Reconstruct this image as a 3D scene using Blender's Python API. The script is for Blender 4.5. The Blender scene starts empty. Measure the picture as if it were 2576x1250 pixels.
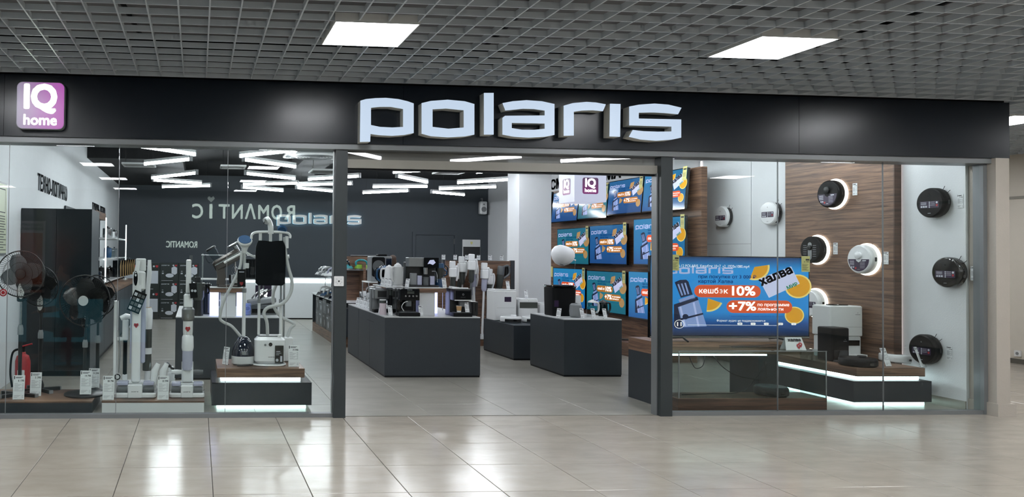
import bpy, bmesh, math, random
from mathutils import Matrix, Vector
from mathutils.geometry import tessellate_polygon
random.seed(7)
SC = bpy.context.scene
COL = SC.collection
PI = math.pi
R = math.radians

# ------------------------------------------------------------------ camera, world, exposure
F, CX, CY = 1931.25, 643.06, 599.75          # focal length and principal point in 2576x1250 pixels
YAW, PITCH, ROLL, EYE = .0753, .0178, .0118, 1.47
_f = Vector((math.sin(YAW)*math.cos(PITCH), math.cos(YAW)*math.cos(PITCH), math.sin(PITCH)))
_r = Vector((math.cos(YAW), -math.sin(YAW), 0)); _u = _r.cross(_f)
CR = _r*math.cos(ROLL)+_u*math.sin(ROLL); CU = _u*math.cos(ROLL)-_r*math.sin(ROLL); CF = _f
cam = bpy.data.cameras.new('camera'); camo = bpy.data.objects.new('camera', cam); COL.objects.link(camo)
cam.sensor_width = 36; cam.sensor_fit = 'HORIZONTAL'; cam.lens = F/2576*36
cam.shift_x = (1288-CX)/2576; cam.shift_y = (CY-625)/2576; cam.clip_start = .05; cam.clip_end = 200
mw = Matrix((CR, CU, -CF)).transposed().to_4x4(); mw.translation = (0, 0, EYE); camo.matrix_world = mw
SC.camera = camo
SC.view_settings.view_transform = 'Standard'; SC.view_settings.look = 'None'
SC.view_settings.gamma = 1; SC.view_settings.use_curve_mapping = False
SC.view_settings.exposure = -0.12
cy = SC.cycles; cy.max_bounces = 5; cy.diffuse_bounces = 2; cy.glossy_bounces = 2; cy.transmission_bounces = 3; cy.transparent_max_bounces = 14
cy.caustics_reflective = False; cy.caustics_refractive = False; cy.use_adaptive_sampling = True; cy.adaptive_threshold = .1; cy.adaptive_min_samples = 16
world = bpy.data.worlds.new('world'); SC.world = world; world.use_nodes = True
world.node_tree.nodes['Background'].inputs[0].default_value = (.52, .56, .62, 1)
world.node_tree.nodes['Background'].inputs[1].default_value = .3
TUBE_E, PANEL_E = 50.0, 38.0                   # light of the shop's LED tubes and of the mall's ceiling panels

def ray(px, py):
    return CR*((px-CX)/F) - CU*((py-CY)/F) + CF
def aty(px, py, Y):
    d = ray(px, py); return Vector((0, 0, EYE))+d*(Y/d.y)
def atx(px, py, X):
    d = ray(px, py); return Vector((0, 0, EYE))+d*(X/d.x)
def atz(px, py, Z):
    d = ray(px, py); return Vector((0, 0, EYE))+d*((Z-EYE)/d.z)

# ------------------------------------------------------------------ materials
def lin(h):
    h = h.lstrip('#'); v = [int(h[i:i+2], 16)/255 for i in (0, 2, 4)]
    return tuple(c/12.92 if c <= .04045 else ((c+.055)/1.055)**2.4 for c in v)+(1,)
MATS = {}
def mat(name, col='#808080', rough=.5, metal=0, emit=0, ecol=None, noise=0, nscale=8, bump=0, bscale=40, spec=None, coat=0, stretch=(1, 1, 1)):
    if name in MATS: return MATS[name]
    m = bpy.data.materials.new(name); m.use_nodes = True; nt = m.node_tree; b = nt.nodes['Principled BSDF']
    c = lin(col); b.inputs['Base Color'].default_value = c
    b.inputs['Roughness'].default_value = rough; b.inputs['Metallic'].default_value = metal
    if spec is not None: b.inputs['Specular IOR Level'].default_value = spec
    if coat: b.inputs['Coat Weight'].default_value = coat; b.inputs['Coat Roughness'].default_value = .05
    if emit:
        b.inputs['Emission Color'].default_value = lin(ecol or col); b.inputs['Emission Strength'].default_value = emit
    if noise or bump:
        tc = nt.nodes.new('ShaderNodeNewGeometry'); mp = nt.nodes.new('ShaderNodeMapping'); mp.inputs['Scale'].default_value = stretch
        nt.links.new(tc.outputs['Position'], mp.inputs['Vector'])
        n = nt.nodes.new('ShaderNodeTexNoise'); n.inputs['Scale'].default_value = nscale; n.inputs['Detail'].default_value = 5
        nt.links.new(mp.outputs[0], n.inputs['Vector'])
        if noise:
            mx = nt.nodes.new('ShaderNodeMix'); mx.data_type = 'RGBA'
            mx.inputs[6].default_value = tuple(v*(1-noise) for v in c[:3])+(1,)
            mx.inputs[7].default_value = tuple(min(1, v*(1+noise)) for v in c[:3])+(1,)
            nt.links.new(n.outputs['Fac'], mx.inputs[0]); nt.links.new(mx.outputs[2], b.inputs['Base Color'])
        if bump:
            n2 = nt.nodes.new('ShaderNodeTexNoise'); n2.inputs['Scale'].default_value = bscale; n2.inputs['Detail'].default_value = 3
            nt.links.new(mp.outputs[0], n2.inputs['Vector'])
            bp = nt.nodes.new('ShaderNodeBump'); bp.inputs['Strength'].default_value = bump; bp.inputs['Distance'].default_value = .01
            nt.links.new(n2.outputs['Fac'], bp.inputs['Height']); nt.links.new(bp.outputs[0], b.inputs['Normal'])
    MATS[name] = m; return m
def wood(name, dark, light, rough=.42):
    m = bpy.data.materials.new(name); m.use_nodes = True; nt = m.node_tree; b = nt.nodes['Principled BSDF']
    g = nt.nodes.new('ShaderNodeNewGeometry'); mp = nt.nodes.new('ShaderNodeMapping'); mp.inputs['Scale'].default_value = (1.1, 1.1, 24)
    nt.links.new(g.outputs['Position'], mp.inputs['Vector'])
    n = nt.nodes.new('ShaderNodeTexNoise'); n.inputs['Scale'].default_value = 1.7; n.inputs['Detail'].default_value = 8; n.inputs['Roughness'].default_value = .62; n.inputs['Distortion'].default_value = .7
    nt.links.new(mp.outputs[0], n.inputs['Vector'])
    cr = nt.nodes.new('ShaderNodeValToRGB'); e = cr.color_ramp.elements
    e[0].position = .36; e[0].color = lin(dark); e[1].position = .66; e[1].color = lin(light)
    nt.links.new(n.outputs['Fac'], cr.inputs[0]); nt.links.new(cr.outputs[0], b.inputs['Base Color'])
    b.inputs['Roughness'].default_value = rough
    MATS[name] = m; return m
def glass(name, tint='#ffffff', ior=1.5, rough=0.0, thru=1.0):
    m = bpy.data.materials.new(name); m.use_nodes = True; nt = m.node_tree; nt.nodes.clear()
    o = nt.nodes.new('ShaderNodeOutputMaterial'); mx = nt.nodes.new('ShaderNodeMixShader'); fr = nt.nodes.new('ShaderNodeFresnel'); fr.inputs['IOR'].default_value = ior
    t = nt.nodes.new('ShaderNodeBsdfTransparent'); t.inputs[0].default_value = lin(tint)
    gl = nt.nodes.new('ShaderNodeBsdfGlossy'); gl.inputs['Roughness'].default_value = rough
    ge = nt.nodes.new('ShaderNodeNewGeometry'); s1 = nt.nodes.new('ShaderNodeMath'); s2 = nt.nodes.new('ShaderNodeMath')   # the outer face carries the reflection of both
    s1.operation = 'MULTIPLY_ADD'; s1.inputs[1].default_value = -.9; s1.inputs[2].default_value = .9; nt.links.new(ge.outputs['Backfacing'], s1.inputs[0])
    s2.operation = 'MULTIPLY'; s2.use_clamp = True; nt.links.new(s1.outputs[0], s2.inputs[0]); nt.links.new(fr.outputs[0], s2.inputs[1])
    nt.links.new(s2.outputs[0], mx.inputs[0]); nt.links.new(t.outputs[0], mx.inputs[1]); nt.links.new(gl.outputs[0], mx.inputs[2]); nt.links.new(mx.outputs[0], o.inputs[0])
    MATS[name] = m; return m
def gradient(name, stops, strength, axis=1, lo=0, hi=1, rough=.3):
    """emissive print whose colour runs along one local axis of the thing"""
    m = bpy.data.materials.new(name); m.use_nodes = True; nt = m.node_tree; b = nt.nodes['Principled BSDF']
    tc = nt.nodes.new('ShaderNodeTexCoord'); sp = nt.nodes.new('ShaderNodeSeparateXYZ'); nt.links.new(tc.outputs['Object'], sp.inputs[0])
    mr = nt.nodes.new('ShaderNodeMapRange'); mr.inputs['From Min'].default_value = lo; mr.inputs['From Max'].default_value = hi
    nt.links.new(sp.outputs[axis], mr.inputs[0])
    cr = nt.nodes.new('ShaderNodeValToRGB'); el = cr.color_ramp.elements
    while len(el) < len(stops): el.new(.5)
    for e, (p, c) in zip(el, stops): e.position = p; e.color = lin(c)
    nt.links.new(mr.outputs[0], cr.inputs[0]); nt.links.new(cr.outputs[0], b.inputs['Emission Color']); b.inputs['Emission Strength'].default_value = strength
    b.inputs['Base Color'].default_value = (.02, .02, .02, 1); b.inputs['Roughness'].default_value = rough
    MATS[name] = m; return m

mat('fascia', '#0b131c', .27, spec=.4)
mat('frame_dark', '#2c3335', .4, noise=.05)
mat('frame_grey', '#7b7e80', .4, metal=.3)
mat('shutter', '#8f8c84', .45, metal=.2, noise=.05)
mat('counter', '#262d33', .45, noise=.08, nscale=30)
mat('counter_top', '#b9bbbc', .4)
mat('white_wall', '#d9dcde', .8, noise=.03, nscale=5, bump=.15, bscale=90)
mat('back_wall', '#3b4248', .7, noise=.05, nscale=4)
mat('black_ceiling', '#0b0d10', .8)
mat('ceil_blade', '#c9d2da', .35, metal=.1)
mat('ceil_slab', '#76767a', .9, noise=.15, nscale=2)
mat('mall_grout', '#4f4a44', .8)
mat('shop_grout', '#77756f', .7)
mat('beige', '#b3aca2', .7, noise=.04, nscale=6, bump=.15, bscale=60)
mat('beige_wall', '#cdc7bc', .75, noise=.03, bump=.1, bscale=120)
mat('dark_base', '#57554f', .6)
mat('white_plastic', '#d8dada', .32)
mat('white_gloss', '#e3e5e6', .15, coat=.5)
mat('grey_plastic', '#7d8082', .4)
mat('mid_grey', '#54585a', .4)
mat('dark_plastic', '#131517', .38)
mat('black_gloss', '#08090b', .08, coat=.6)
mat('black_matte', '#0a0b0d', .45, spec=.18)
mat('navy_gloss', '#0c1626', .1, coat=.5)
mat('steel', '#b6b8ba', .22, metal=1)
mat('brushed', '#8e9192', .35, metal=.9)
mat('bronze_grey', '#56514d', .25, metal=.5)
mat('red', '#a8232b', .35)
mat('blue_plastic', '#1e3f8a', .3)
mat('teal_plastic', '#1f8a93', .3)
mat('green_plastic', '#7fae3a', .3)
mat('cardboard', '#a98a5e', .7)
mat('cup_paper', '#b89468', .7)
mat('tag_white', '#dfe2e3', .45)
mat('tag_yellow', '#d3cd86', .5)
mat('print_dark', '#2b2c30', .6)
mat('print_grey', '#8d9096', .6)
mat('wall_letters', '#74787b', .5)
mat('wall_letters_dark', '#26292c', .5)
mat('balloon', '#e4e6e8', .35, noise=.03)
mat('hose', '#b9bcbb', .5)
mat('cable', '#0d0d0f', .5)
mat('skin', '#b98768', .55)
mat('hair', '#3a281c', .6)
mat('cloth_dark', '#1c2026', .85)
mat('box_print', '#15201d', .5)
mat('box_white', '#bfc3cb', .5)
mat('sticker_purple', '#2a1a38', .35)
mat('smoke', '#3b3f3c', .15, spec=.6)
mat('lilac_plastic', '#aeb0c4', .2)
wood('wood', '#4a372d', '#8b6b55')
wood('wood_dark', '#3a2a22', '#654a3b')
glass('shop_glass', '#f7faf9'); glass('clear', '#e6ebec', 1.35); glass('smoke_glass', '#5d6462', 1.4); glass('case_glass', '#dfe9e8', 1.45)
mat('led', '#ffffff', .5, emit=TUBE_E, ecol='#f4f9ff')
mat('led_strip', '#ffffff', .5, emit=9, ecol='#e6fbff')
mat('led_under', '#ffffff', .5, emit=4.5, ecol='#d8fbf6')
mat('led_halo', '#ffffff', .5, emit=5, ecol='#fff8ea')
mat('led_pink', '#ffffff', .5, emit=1.6, ecol='#ffe6e4')
mat('led_violet', '#ffffff', .5, emit=3.0, ecol='#b9c2ff')
mat('lamp_panel', '#ffffff', .5, emit=PANEL_E, ecol='#f8fafd')
mat('letter_face', '#3a4048', .4, emit=.86, ecol='#d6e9ff')
mat('letter_side', '#cfcfc8', .5)
mat('small_face', '#8a8a88', .4, emit=.34, ecol='#eef2f2')
mat('small_halo', '#ffffff', .5, emit=3.5, ecol='#a9e4ff')
mat('romantic', '#ffffff', .5, emit=4.2, ecol='#dff5ea')
mat('sign_white', '#ffffff', .4, emit=1.0, ecol='#eaffe6')
mat('sign_white2', '#ffffff', .4, emit=.95, ecol='#ffffff')
mat('cube_face', '#6a6c78', .3, emit=.66, ecol='#dfe6ff')
gradient('iq_plate', [(0, '#c85fc4'), (.5, '#b472bb'), (1, '#a39bb4')], .8, 0, .2, -.2)
gradient('iq_plate_dark', [(0, '#8a2f7c'), (1, '#4d2458')], .8, 1, -.1, .1)

# ------------------------------------------------------------------ mesh builder
class MB:
    def __init__(s): s.v = []; s.f = []; s.m = []; s.M = Matrix.Identity(4); s.mi = 0
    def at(s, loc=(0, 0, 0), rot=None, scale=None):
        s.M = Matrix.Translation(loc)
        if rot is not None: s.M = s.M @ (rot.to_4x4() if isinstance(rot, Matrix) else Matrix.Rotation(rot[0], 4, 'X') if len(rot) == 1 else (Matrix.Rotation(rot[2], 4, 'Z') @ Matrix.Rotation(rot[1], 4, 'Y') @ Matrix.Rotation(rot[0], 4, 'X')))
        if scale: s.M = s.M @ Matrix.Diagonal((*scale, 1))
        return s
    def add(s, vs, fs):
        n = len(s.v); s.v += [tuple(s.M @ Vector(p)) for p in vs]; s.f += [tuple(n+i for i in f) for f in fs]; s.m += [s.mi]*len(fs); return s
    def box(s, x0, x1, y0, y1, z0, z1):
        return s.add([(x0, y0, z0), (x1, y0, z0), (x1, y1, z0), (x0, y1, z0), (x0, y0, z1), (x1, y0, z1), (x1, y1, z1), (x0, y1, z1)],
                     [(0, 3, 2, 1), (4, 5, 6, 7), (0, 1, 5, 4), (1, 2, 6, 5), (2, 3, 7, 6), (3, 0, 4, 7)])
    def loft(s, rings, cap=True):
        n = len(rings[0]); vs = [p for r in rings for p in r]; fs = []
        for k in range(len(rings)-1):
            for i in range(n): j = (i+1) % n; fs.append((k*n+i, k*n+j, (k+1)*n+j, (k+1)*n+i))
        if cap: fs.append(tuple(range(n))[::-1]); fs.append(tuple((len(rings)-1)*n+i for i in range(n)))
        return s.add(vs, fs)
    def rbox(s, w, d, h, r=.02, c=.006, z0=0, cx=0, cy=0, taper=1.0, seg=4):
        """upright box with rounded corners and softened rims; taper = top size / bottom size"""
        def ring(z, ins, t):
            o = []; a, b = w/2*t-ins, d/2*t-ins; q = max(r-ins*.5, .001)
            for k, (sx, sy) in enumerate(((1, 1), (-1, 1), (-1, -1), (1, -1))):
                for i in range(seg+1):
                    an = k*PI/2+i*PI/2/seg; o.append((cx+sx*(a-q)+q*math.cos(an), cy+sy*(b-q)+q*math.sin(an), z))
            return o
        L = [(0, c, 1), (c, 0, 1), (h-c, 0, taper), (h, c, taper)]
        return s.loft([ring(z0+z, i, t) for z, i, t in L])
    def lathe(s, prof, n=24, cx=0, cy=0, cap=True):
        return s.loft([[(cx+max(r, 1e-4)*math.cos(2*PI*i/n), cy+max(r, 1e-4)*math.sin(2*PI*i/n), z) for i in range(n)] for r, z in prof], cap)
    def tube(s, pts, r, n=8, cap=True):
        pts = [Vector(p) for p in pts]; rs = r if isinstance(r, (list, tuple)) else [r]*len(pts); rings = []; up = None
        for i, p in enumerate(pts):
            t = (pts[min(i+1, len(pts)-1)]-pts[max(i-1, 0)]).normalized()
            if up is None: up = Vector((0, 0, 1)) if abs(t.z) < .9 else Vector((1, 0, 0))
            a = t.cross(up).normalized(); up = a.cross(t).normalized()
            rings.append([tuple(p+a*rs[i]*math.cos(2*PI*k/n)+up*rs[i]*math.sin(2*PI*k/n)) for k in range(n)])
        return s.loft(rings, cap)
    def torus(s, Rr, r, n=32, k=6, z=0, sx=1):
        vs = []; fs = []
        for i in range(n):
            a = 2*PI*i/n
            for j in range(k):
                b = 2*PI*j/k; q = Rr+r*math.cos(b); vs.append((sx*q*math.cos(a), q*math.sin(a), z+r*math.sin(b)))
        for i in range(n):
            for j in range(k): fs.append((i*k+j, ((i+1) % n)*k+j, ((i+1) % n)*k+(j+1) % k, i*k+(j+1) % k))
        return s.add(vs, fs)
    def poly(s, outer, holes=(), z0=0, z1=.01, front_only=False):
        loops = [list(outer)]+[list(h) for h in holes]; flat = [p for l in loops for p in l]; n = len(flat)
        tris = tessellate_polygon([[Vector((x, y, 0)) for x, y in l] for l in loops])
        vs = [(x, y, z1) for x, y in flat]; fs = [tuple(t) for t in tris]
        if not front_only:
            vs += [(x, y, z0) for x, y in flat]; fs += [tuple(n+i for i in t[::-1]) for t in tris]; o = 0
            for l in loops:
                k = len(l)
                for i in range(k): j = (i+1) % k; fs.append((o+i, o+j, n+o+j, n+o+i))
                o += k
        return s.add(vs, fs)
    def quad(s, x0, x1, y0, y1, z): return s.add([(x0, y0, z), (x1, y0, z), (x1, y1, z), (x0, y1, z)], [(0, 1, 2, 3)])
    def text(s, body, x, y, size, z=0, align='C', bold=0, width=None, depth=0, rot=0):
        vs, fs = text_geo(body)
        xs = [p[0] for p in vs]; w = max(xs)-min(xs); k = size; kx = k if width is None else width/max(w, 1e-6)
        ox = -min(xs)*kx - (w*kx*{'L': 0, 'C': .5, 'R': 1}[align])
        c, sn = math.cos(rot), math.sin(rot)
        for dx, dy in ([(0, 0)] if not bold else [(-bold, 0), (bold, 0), (0, bold), (0, -bold), (-bold*.8, -bold*.8), (bold*.8, -bold*.8), (-bold*.8, bold*.8), (bold*.8, bold*.8)]):
            P = [(p[0]*kx+ox+dx*size, p[1]*k+dy*size) for p in vs]
            P = [(x+a*c-b*sn, y+a*sn+b*c) for a, b in P]
            if depth: 
                n = len(P); s.add([(a, b, z+depth) for a, b in P]+[(a, b, z) for a, b in P], fs+[tuple(n+i for i in f[::-1]) for f in fs]+text_edges(body, n))
            else: s.add([(a, b, z) for a, b in P], fs)
        return s
    def mesh(s, name, mats, sharp=35):
        me = bpy.data.meshes.new(name); me.from_pydata(s.v, [], s.f)
        for m in (mats if isinstance(mats, (list, tuple)) else [mats]): me.materials.append(MATS[m] if isinstance(m, str) else m)
        me.polygons.foreach_set('material_index', s.m)
        b = bmesh.new(); b.from_mesh(me); bmesh.ops.recalc_face_normals(b, faces=b.faces); b.to_mesh(me); b.free()
        me.polygons.foreach_set('use_smooth', [True]*len(me.polygons)); me.set_sharp_from_angle(angle=R(sharp)); me.update()
        return me
    def build(s, name, mats, parent=None, loc=None, rot=None, sharp=35):
        return link(name, s.mesh(name, mats, sharp), parent, loc, rot)
def link(name, me, parent=None, loc=None, rot=None):
    o = bpy.data.objects.new(name, me); COL.objects.link(o); o.parent = parent
    if loc is not None: o.location = loc
    if rot is not None: o.rotation_euler = rot.to_euler() if isinstance(rot, Matrix) else rot
    return o
TG = {}
def text_geo(body):
    if body in TG: return TG[body][:2]
    c = bpy.data.curves.new('t', 'FONT'); c.body = body; c.resolution_u = 3; o = bpy.data.objects.new('t', c)
    me = o.to_mesh(); vs = [tuple(v.co[:2]) for v in me.vertices]; fs = [tuple(p.vertices) for p in me.polygons]
    cnt = {}
    for f in fs:
        for i in range(len(f)):
            e = (f[i], f[(i+1) % len(f)]); k = tuple(sorted(e)); cnt.setdefault(k, []).append(e)
    ed = [l[0] for l in cnt.values() if len(l) == 1]
    o.to_mesh_clear(); bpy.data.objects.remove(o); bpy.data.curves.remove(c); TG[body] = (vs, fs, ed); return vs, fs
def text_edges(body, n): return [(b, a, n+a, n+b) for a, b in TG[body][2]]
FACE = Matrix(((1, 0, 0), (0, 0, -1), (0, 1, 0)))          # local x right, y up, z towards the mall
WALL_R = Matrix(((0, 0, -1), (-1, 0, 0), (0, 1, 0)))       # hung on the right-hand wall, facing left
WALL_L = Matrix(((0, 0, 1), (1, 0, 0), (0, 1, 0)))         # hung on the left-hand wall, facing right
def tag(o, label, cat, group=None, kind=None):
    o['label'] = label; o['category'] = cat
    if group: o['group'] = group
    if kind: o['kind'] = kind
    return o
def thing(name, label, cat, loc=(0, 0, 0), rot=(0, 0, 0), group=None):
    o = bpy.data.objects.new(name, None); COL.objects.link(o); o.location = loc; o.empty_display_size = .1
    o.rotation_euler = rot.to_euler() if isinstance(rot, Matrix) else rot
    return tag(o, label, cat, group)
def copy_tree(o, parent=None):
    c = o.copy(); COL.objects.link(c); c.parent = parent
    for ch in list(o.children): copy_tree(ch, c)
    return c
def struct(o): o['kind'] = 'structure'; return o
def holder(name):
    o = bpy.data.objects.new(name, None); COL.objects.link(o); return struct(o)
def rrect(w, h, r, cx=0, cy=0, seg=6):
    o = []
    for k, (sx, sy) in enumerate(((1, 1), (-1, 1), (-1, -1), (1, -1))):
        for i in range(seg+1):
            a = k*PI/2+i*PI/2/seg; o.append((cx+sx*(w/2-r)+r*math.cos(a), cy+sy*(h/2-r)+r*math.sin(a)))
    return o
def ell(rx, ry, cx=0, cy=0, n=24, a0=0, a1=2*PI):
    k = n if abs(a1-a0) > 6.2 else n+1
    return [(cx+rx*math.cos(a0+(a1-a0)*i/n), cy+ry*math.sin(a0+(a1-a0)*i/n)) for i in range(k)]
def smooth_path(pts, n=6):
    P = [Vector(p) for p in pts]; o = []
    for i in range(len(P)-1):
        a, b, c, d = P[max(i-1, 0)], P[i], P[i+1], P[min(i+2, len(P)-1)]
        for k in range(n):
            t = k/n; o.append(.5*((2*b)+(c-a)*t+(2*a-5*b+4*c-d)*t*t+(3*b-a-3*c+d)*t**3))
    return o+[P[-1]]

# ------------------------------------------------------------------ the setting
GY, FY, CZ, XL, XR, YB, SCZ = 6.86, 6.76, 3.0, -2.05, 7.53, 20.0, 3.45
def tile_mat(name, a, b_, rough, bump, nscale, var):
    m = bpy.data.materials.new(name); m.use_nodes = True; nt = m.node_tree; b = nt.nodes['Principled BSDF']
    g = nt.nodes.new('ShaderNodeNewGeometry'); n = nt.nodes.new('ShaderNodeTexNoise'); n.inputs['Scale'].default_value = nscale; n.inputs['Detail'].default_value = 6; n.inputs['Roughness'].default_value = .6
    mp = nt.nodes.new('ShaderNodeMapping'); mp.inputs['Scale'].default_value = (1, 2.2, 1)
    nt.links.new(g.outputs['Position'], mp.inputs[0]); nt.links.new(mp.outputs[0], n.inputs['Vector'])
    oi = nt.nodes.new('ShaderNodeObjectInfo'); mx = nt.nodes.new('ShaderNodeMix'); mx.data_type = 'RGBA'
    cr = nt.nodes.new('ShaderNodeMapRange'); cr.inputs[1].default_value = .3; cr.inputs[2].default_value = .7
    nt.links.new(n.outputs['Fac'], cr.inputs[0]); nt.links.new(cr.outputs[0], mx.inputs[0]); mx.inputs[6].default_value = lin(a); mx.inputs[7].default_value = lin(b_)
    hs = nt.nodes.new('ShaderNodeHueSaturation'); vr = nt.nodes.new('ShaderNodeMapRange'); vr.inputs[3].default_value = 1-var; vr.inputs[4].default_value = 1+var
    nt.links.new(oi.outputs['Random'], vr.inputs[0]); nt.links.new(vr.outputs[0], hs.inputs['Value']); nt.links.new(mx.outputs[2], hs.inputs['Color']); nt.links.new(hs.outputs[0], b.inputs['Base Color'])
    b.inputs['Roughness'].default_value = rough
    n2 = nt.nodes.new('ShaderNodeTexNoise'); n2.inputs['Scale'].default_value = 5; n2.inputs['Detail'].default_value = 2
    nt.links.new(mp.outputs[0], n2.inputs['Vector']); bp = nt.nodes.new('ShaderNodeBump'); bp.inputs['Strength'].default_value = bump; bp.inputs['Distance'].default_value = .004
    nt.links.new(n2.outputs['Fac'], bp.inputs['Height']); nt.links.new(bp.outputs[0], b.inputs['Normal']); MATS[name] = m
tile_mat('mall_tile', '#9e968a', '#aca498', .19, .3, 3, .035)
tile_mat('shop_tile', '#858279', '#9b988f', .3, .15, 2.2, .03)

fl = struct(MB().box(-9, 12, -6, 6.9, -.06, -.004).box(7.7, 12, 6.9, 16, -.06, -.004).build('floor', 'mall_grout'))
tile_me = MB().loft([[(.0, .0, -.01), (1, 0, -.01), (1, 1, -.01), (0, 1, -.01)], [(0, 0, -.001), (1, 0, -.001), (1, 1, -.001), (0, 1, -.001)], [(.003, .003, 0), (.997, .003, 0), (.997, .997, 0), (.003, .997, 0)]]).mesh('tile', 'mall_tile', 5)
def tile(me, parent, x0, x1, y0, y1, gap=.005):
    o = link('tile', me, parent, (x0+gap/2, y0+gap/2, 0)); o.scale = (x1-x0-gap, y1-y0-gap, 1)
TX0, TY0 = -1.0864, 6.4753
rest = MB()
for i in range(-13, 23):
    x0 = TX0+.6*i; x1 = min(x0+.6, 11.75)
    if x1-x0 < .05: continue
    for j in range(-1, 21):
        y1 = TY0-.6*(j-0); y0 = y1-.6
        if j == -1: y0, y1 = TY0, GY
        if x0 > -3.5 and j < 6: tile(tile_me, fl, x0, x1, y0, y1)
        elif y0 > -5.9: rest.box(x0+.002, x1-.002, y0+.002, y1-.002, -.01, 0)
    if x1 > 7.78:
        for j in range(12):
            y0 = GY+.6*j; tile(tile_me, fl, max(x0, 7.73), x1, y0, y0+.6)
o = rest.build('tile_field', 'mall_tile', fl); o['kind'] = 'stuff'
fs = struct(MB().box(XL, XR, GY, YB, -.06, -.004).box(XR, 7.9, 16.3, YB, -.06, 0).build('floor_shop', 'shop_grout'))
shop_me = tile_me.copy(); shop_me.materials.clear(); shop_me.materials.append(MATS['shop_tile'])
for i in range(-6, 8):
    x0 = max(2.14+.795*i, XL); x1 = min(2.14+.795*(i+1), XR)
    if x1-x0 < .03: continue
    for j in range(-1, 9):
        y0 = max(7.4+1.56*j, GY+.02); y1 = min(7.4+1.56*(j+1), YB)
        if y1-y0 > .03: tile(shop_me, fs, x0, x1, y0, y1, .003)

# mall ceiling: open grid of grey blades under a slab
ce = struct(MB().box(-9, 12, -6, 6.9, 3.34, 3.4).box(7.73, 12, 6.9, 16, 3.34, 3.4).build('ceiling', 'ceil_slab'))
bl = MB().box(-.005, .005, 0, 1, 0, .042).mesh('slat', 'ceil_blade'); bl2 = MB().box(0, 1, -.005, .005, .0005, .0415).mesh('slat', 'ceil_blade')
for k in range(-42, 61):
    x = -.14+.197*k; o = link('slat', bl, ce, (x, -5.8, CZ)); o.scale.y = (14.0 if x > 7.8 else 6.74)+5.8
for k in range(-37, 64):
    y = 6.7547-.197*k; x0 = 7.75 if y > 6.76 else -8.5; o = link('slat', bl2, ce, (x0, y, CZ)); o.scale.x = 11.75-x0
for x in (-.9, 2.1, 5.0, 7.0): MB().tube([(x, 2.0, 3.3), (x+.4, 6.6, 3.3)], .02).build('conduit', 'black_matte', ce)
for x, y in ((.55, 4.7), (1.9, 4.75), (6.6, 5.3), (7.3, 5.0), (6.9, 6.2)): MB().box(x, x+.22, y, y+.05, 3.2, 3.27).build('hanger_bracket', 'black_matte', ce)

def panel_lamp(x, y, label):
    t = thing('ceiling_lamp', label, 'ceiling lamp', (x, y, CZ-.012), group='square light panels in the mall ceiling')
    MB().box(-.285, .285, -.285, -.277, 0, .011).box(-.285, .285, .277, .285, 0, .011).box(-.285, -.277, -.277, .277, 0, .011).box(.277, .285, -.277, .277, 0, .011).build('lamp_frame', 'white_plastic', t)
    MB().box(-.277, .277, -.277, .277, .002, .011).build('diffuser', 'lamp_panel', t)
    MB().box(-.285, .285, -.285, .285, .0112, .06).build('housing', 'white_plastic', t)
for yy in (5.24, 2.6, -.05, -2.7, -5.3):
    for xx in (-4.75, -1.79, 1.165, 4.12, 7.07, 10.03):
        lab = 'square light panel in the mall ceiling, out of view behind the photographer'
        if yy == 5.24 and xx == 1.165: lab = 'bright square ceiling panel nearest above the letter p of the shop name'
        elif yy == 5.24 and xx == 4.12: lab = 'bright square ceiling panel above the right end of the dark fascia'
        panel_lamp(xx, yy, lab)
panel_lamp(8.78, 7.66, 'bright ceiling panel just past the right end of the dark fascia')
for y in (10.3, 12.9): panel_lamp(9.9, y, 'square light panel in the ceiling of the side corridor')

# fascia with its panel joints
fa = holder('fascia')
xs = [-8.0, -4.9, aty(10, 280, FY).x, aty(1014.7, 280, FY).x, aty(2010, 280, FY).x, 7.73]
for a, b in zip(xs, xs[1:]): MB().box(a+.0015, b-.0015, FY, FY+.02, 2.45, 2.985).build('panel', 'fascia', fa)
MB().box(-8, 7.73, FY+.021, 6.96, 2.45, 2.985).build('core', 'black_matte', fa)
MB().box(-8, 7.73, FY+.05, 6.968, 2.9855, 3.45).build('light_leak_closure', 'black_matte', fa)  # added out of sight to block shop light leaking over the fascia
MB().box(-8, 7.6, FY+.02, 7.0, 2.40, 2.449).build('soffit_profile', 'frame_grey', fa)
MB().lathe([(.022, 0), (.022, .03)], 12, 7.66, 6.8).build('cap', 'white_plastic', fa, (0, 0, 2.418))

# window walls
def window(n, xs, z0=.035, z1=2.40):
    w = holder(f'window_{n}')
    for a, b in zip(xs, xs[1:]): MB().box(a+.003, b-.003, GY-.006, GY+.006, z0, z1).build('pane', 'shop_glass', w)
    for x in xs[1:-1]: MB().box(x-.0022, x+.0022, GY-.0065, GY+.0065, z0, z1).build('joint', 'frame_grey', w)
    MB().box(xs[0], xs[-1], GY-.035, GY+.035, 0, z0).build('sill_profile', 'frame_grey', w)
    return w
lx = [XL]+[aty(p, 700, GY).x for p in (19, 296, 570)]+[1.225]
window(1, lx); w2 = window(2, [4.39]+[aty(p, 720, GY).x for p in (1956, 2221)]+[7.52])
MB().box(1.215, 1.225, GY-.02, GY+.02, .035, 2.4).build('edge_profile', 'frame_grey', bpy.data.objects['window_1'])
MB().box(7.52, 7.56, GY-.04, GY+.06, 0, 2.42).build('edge_profile', 'frame_grey', w2)
struct(MB().box(1.226, 1.335, 6.80, 6.93, 0, 2.449).build('trim_1', 'frame_dark'))
t2 = struct(MB().box(4.275, 4.388, 6.80, 6.93, 0, 2.449).build('trim_2', 'frame_dark'))
MB().box(4.262, 4.274, 6.85, 6.93, 0, 2.25).build('guide_rail', 'frame_grey', t2)
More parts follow.
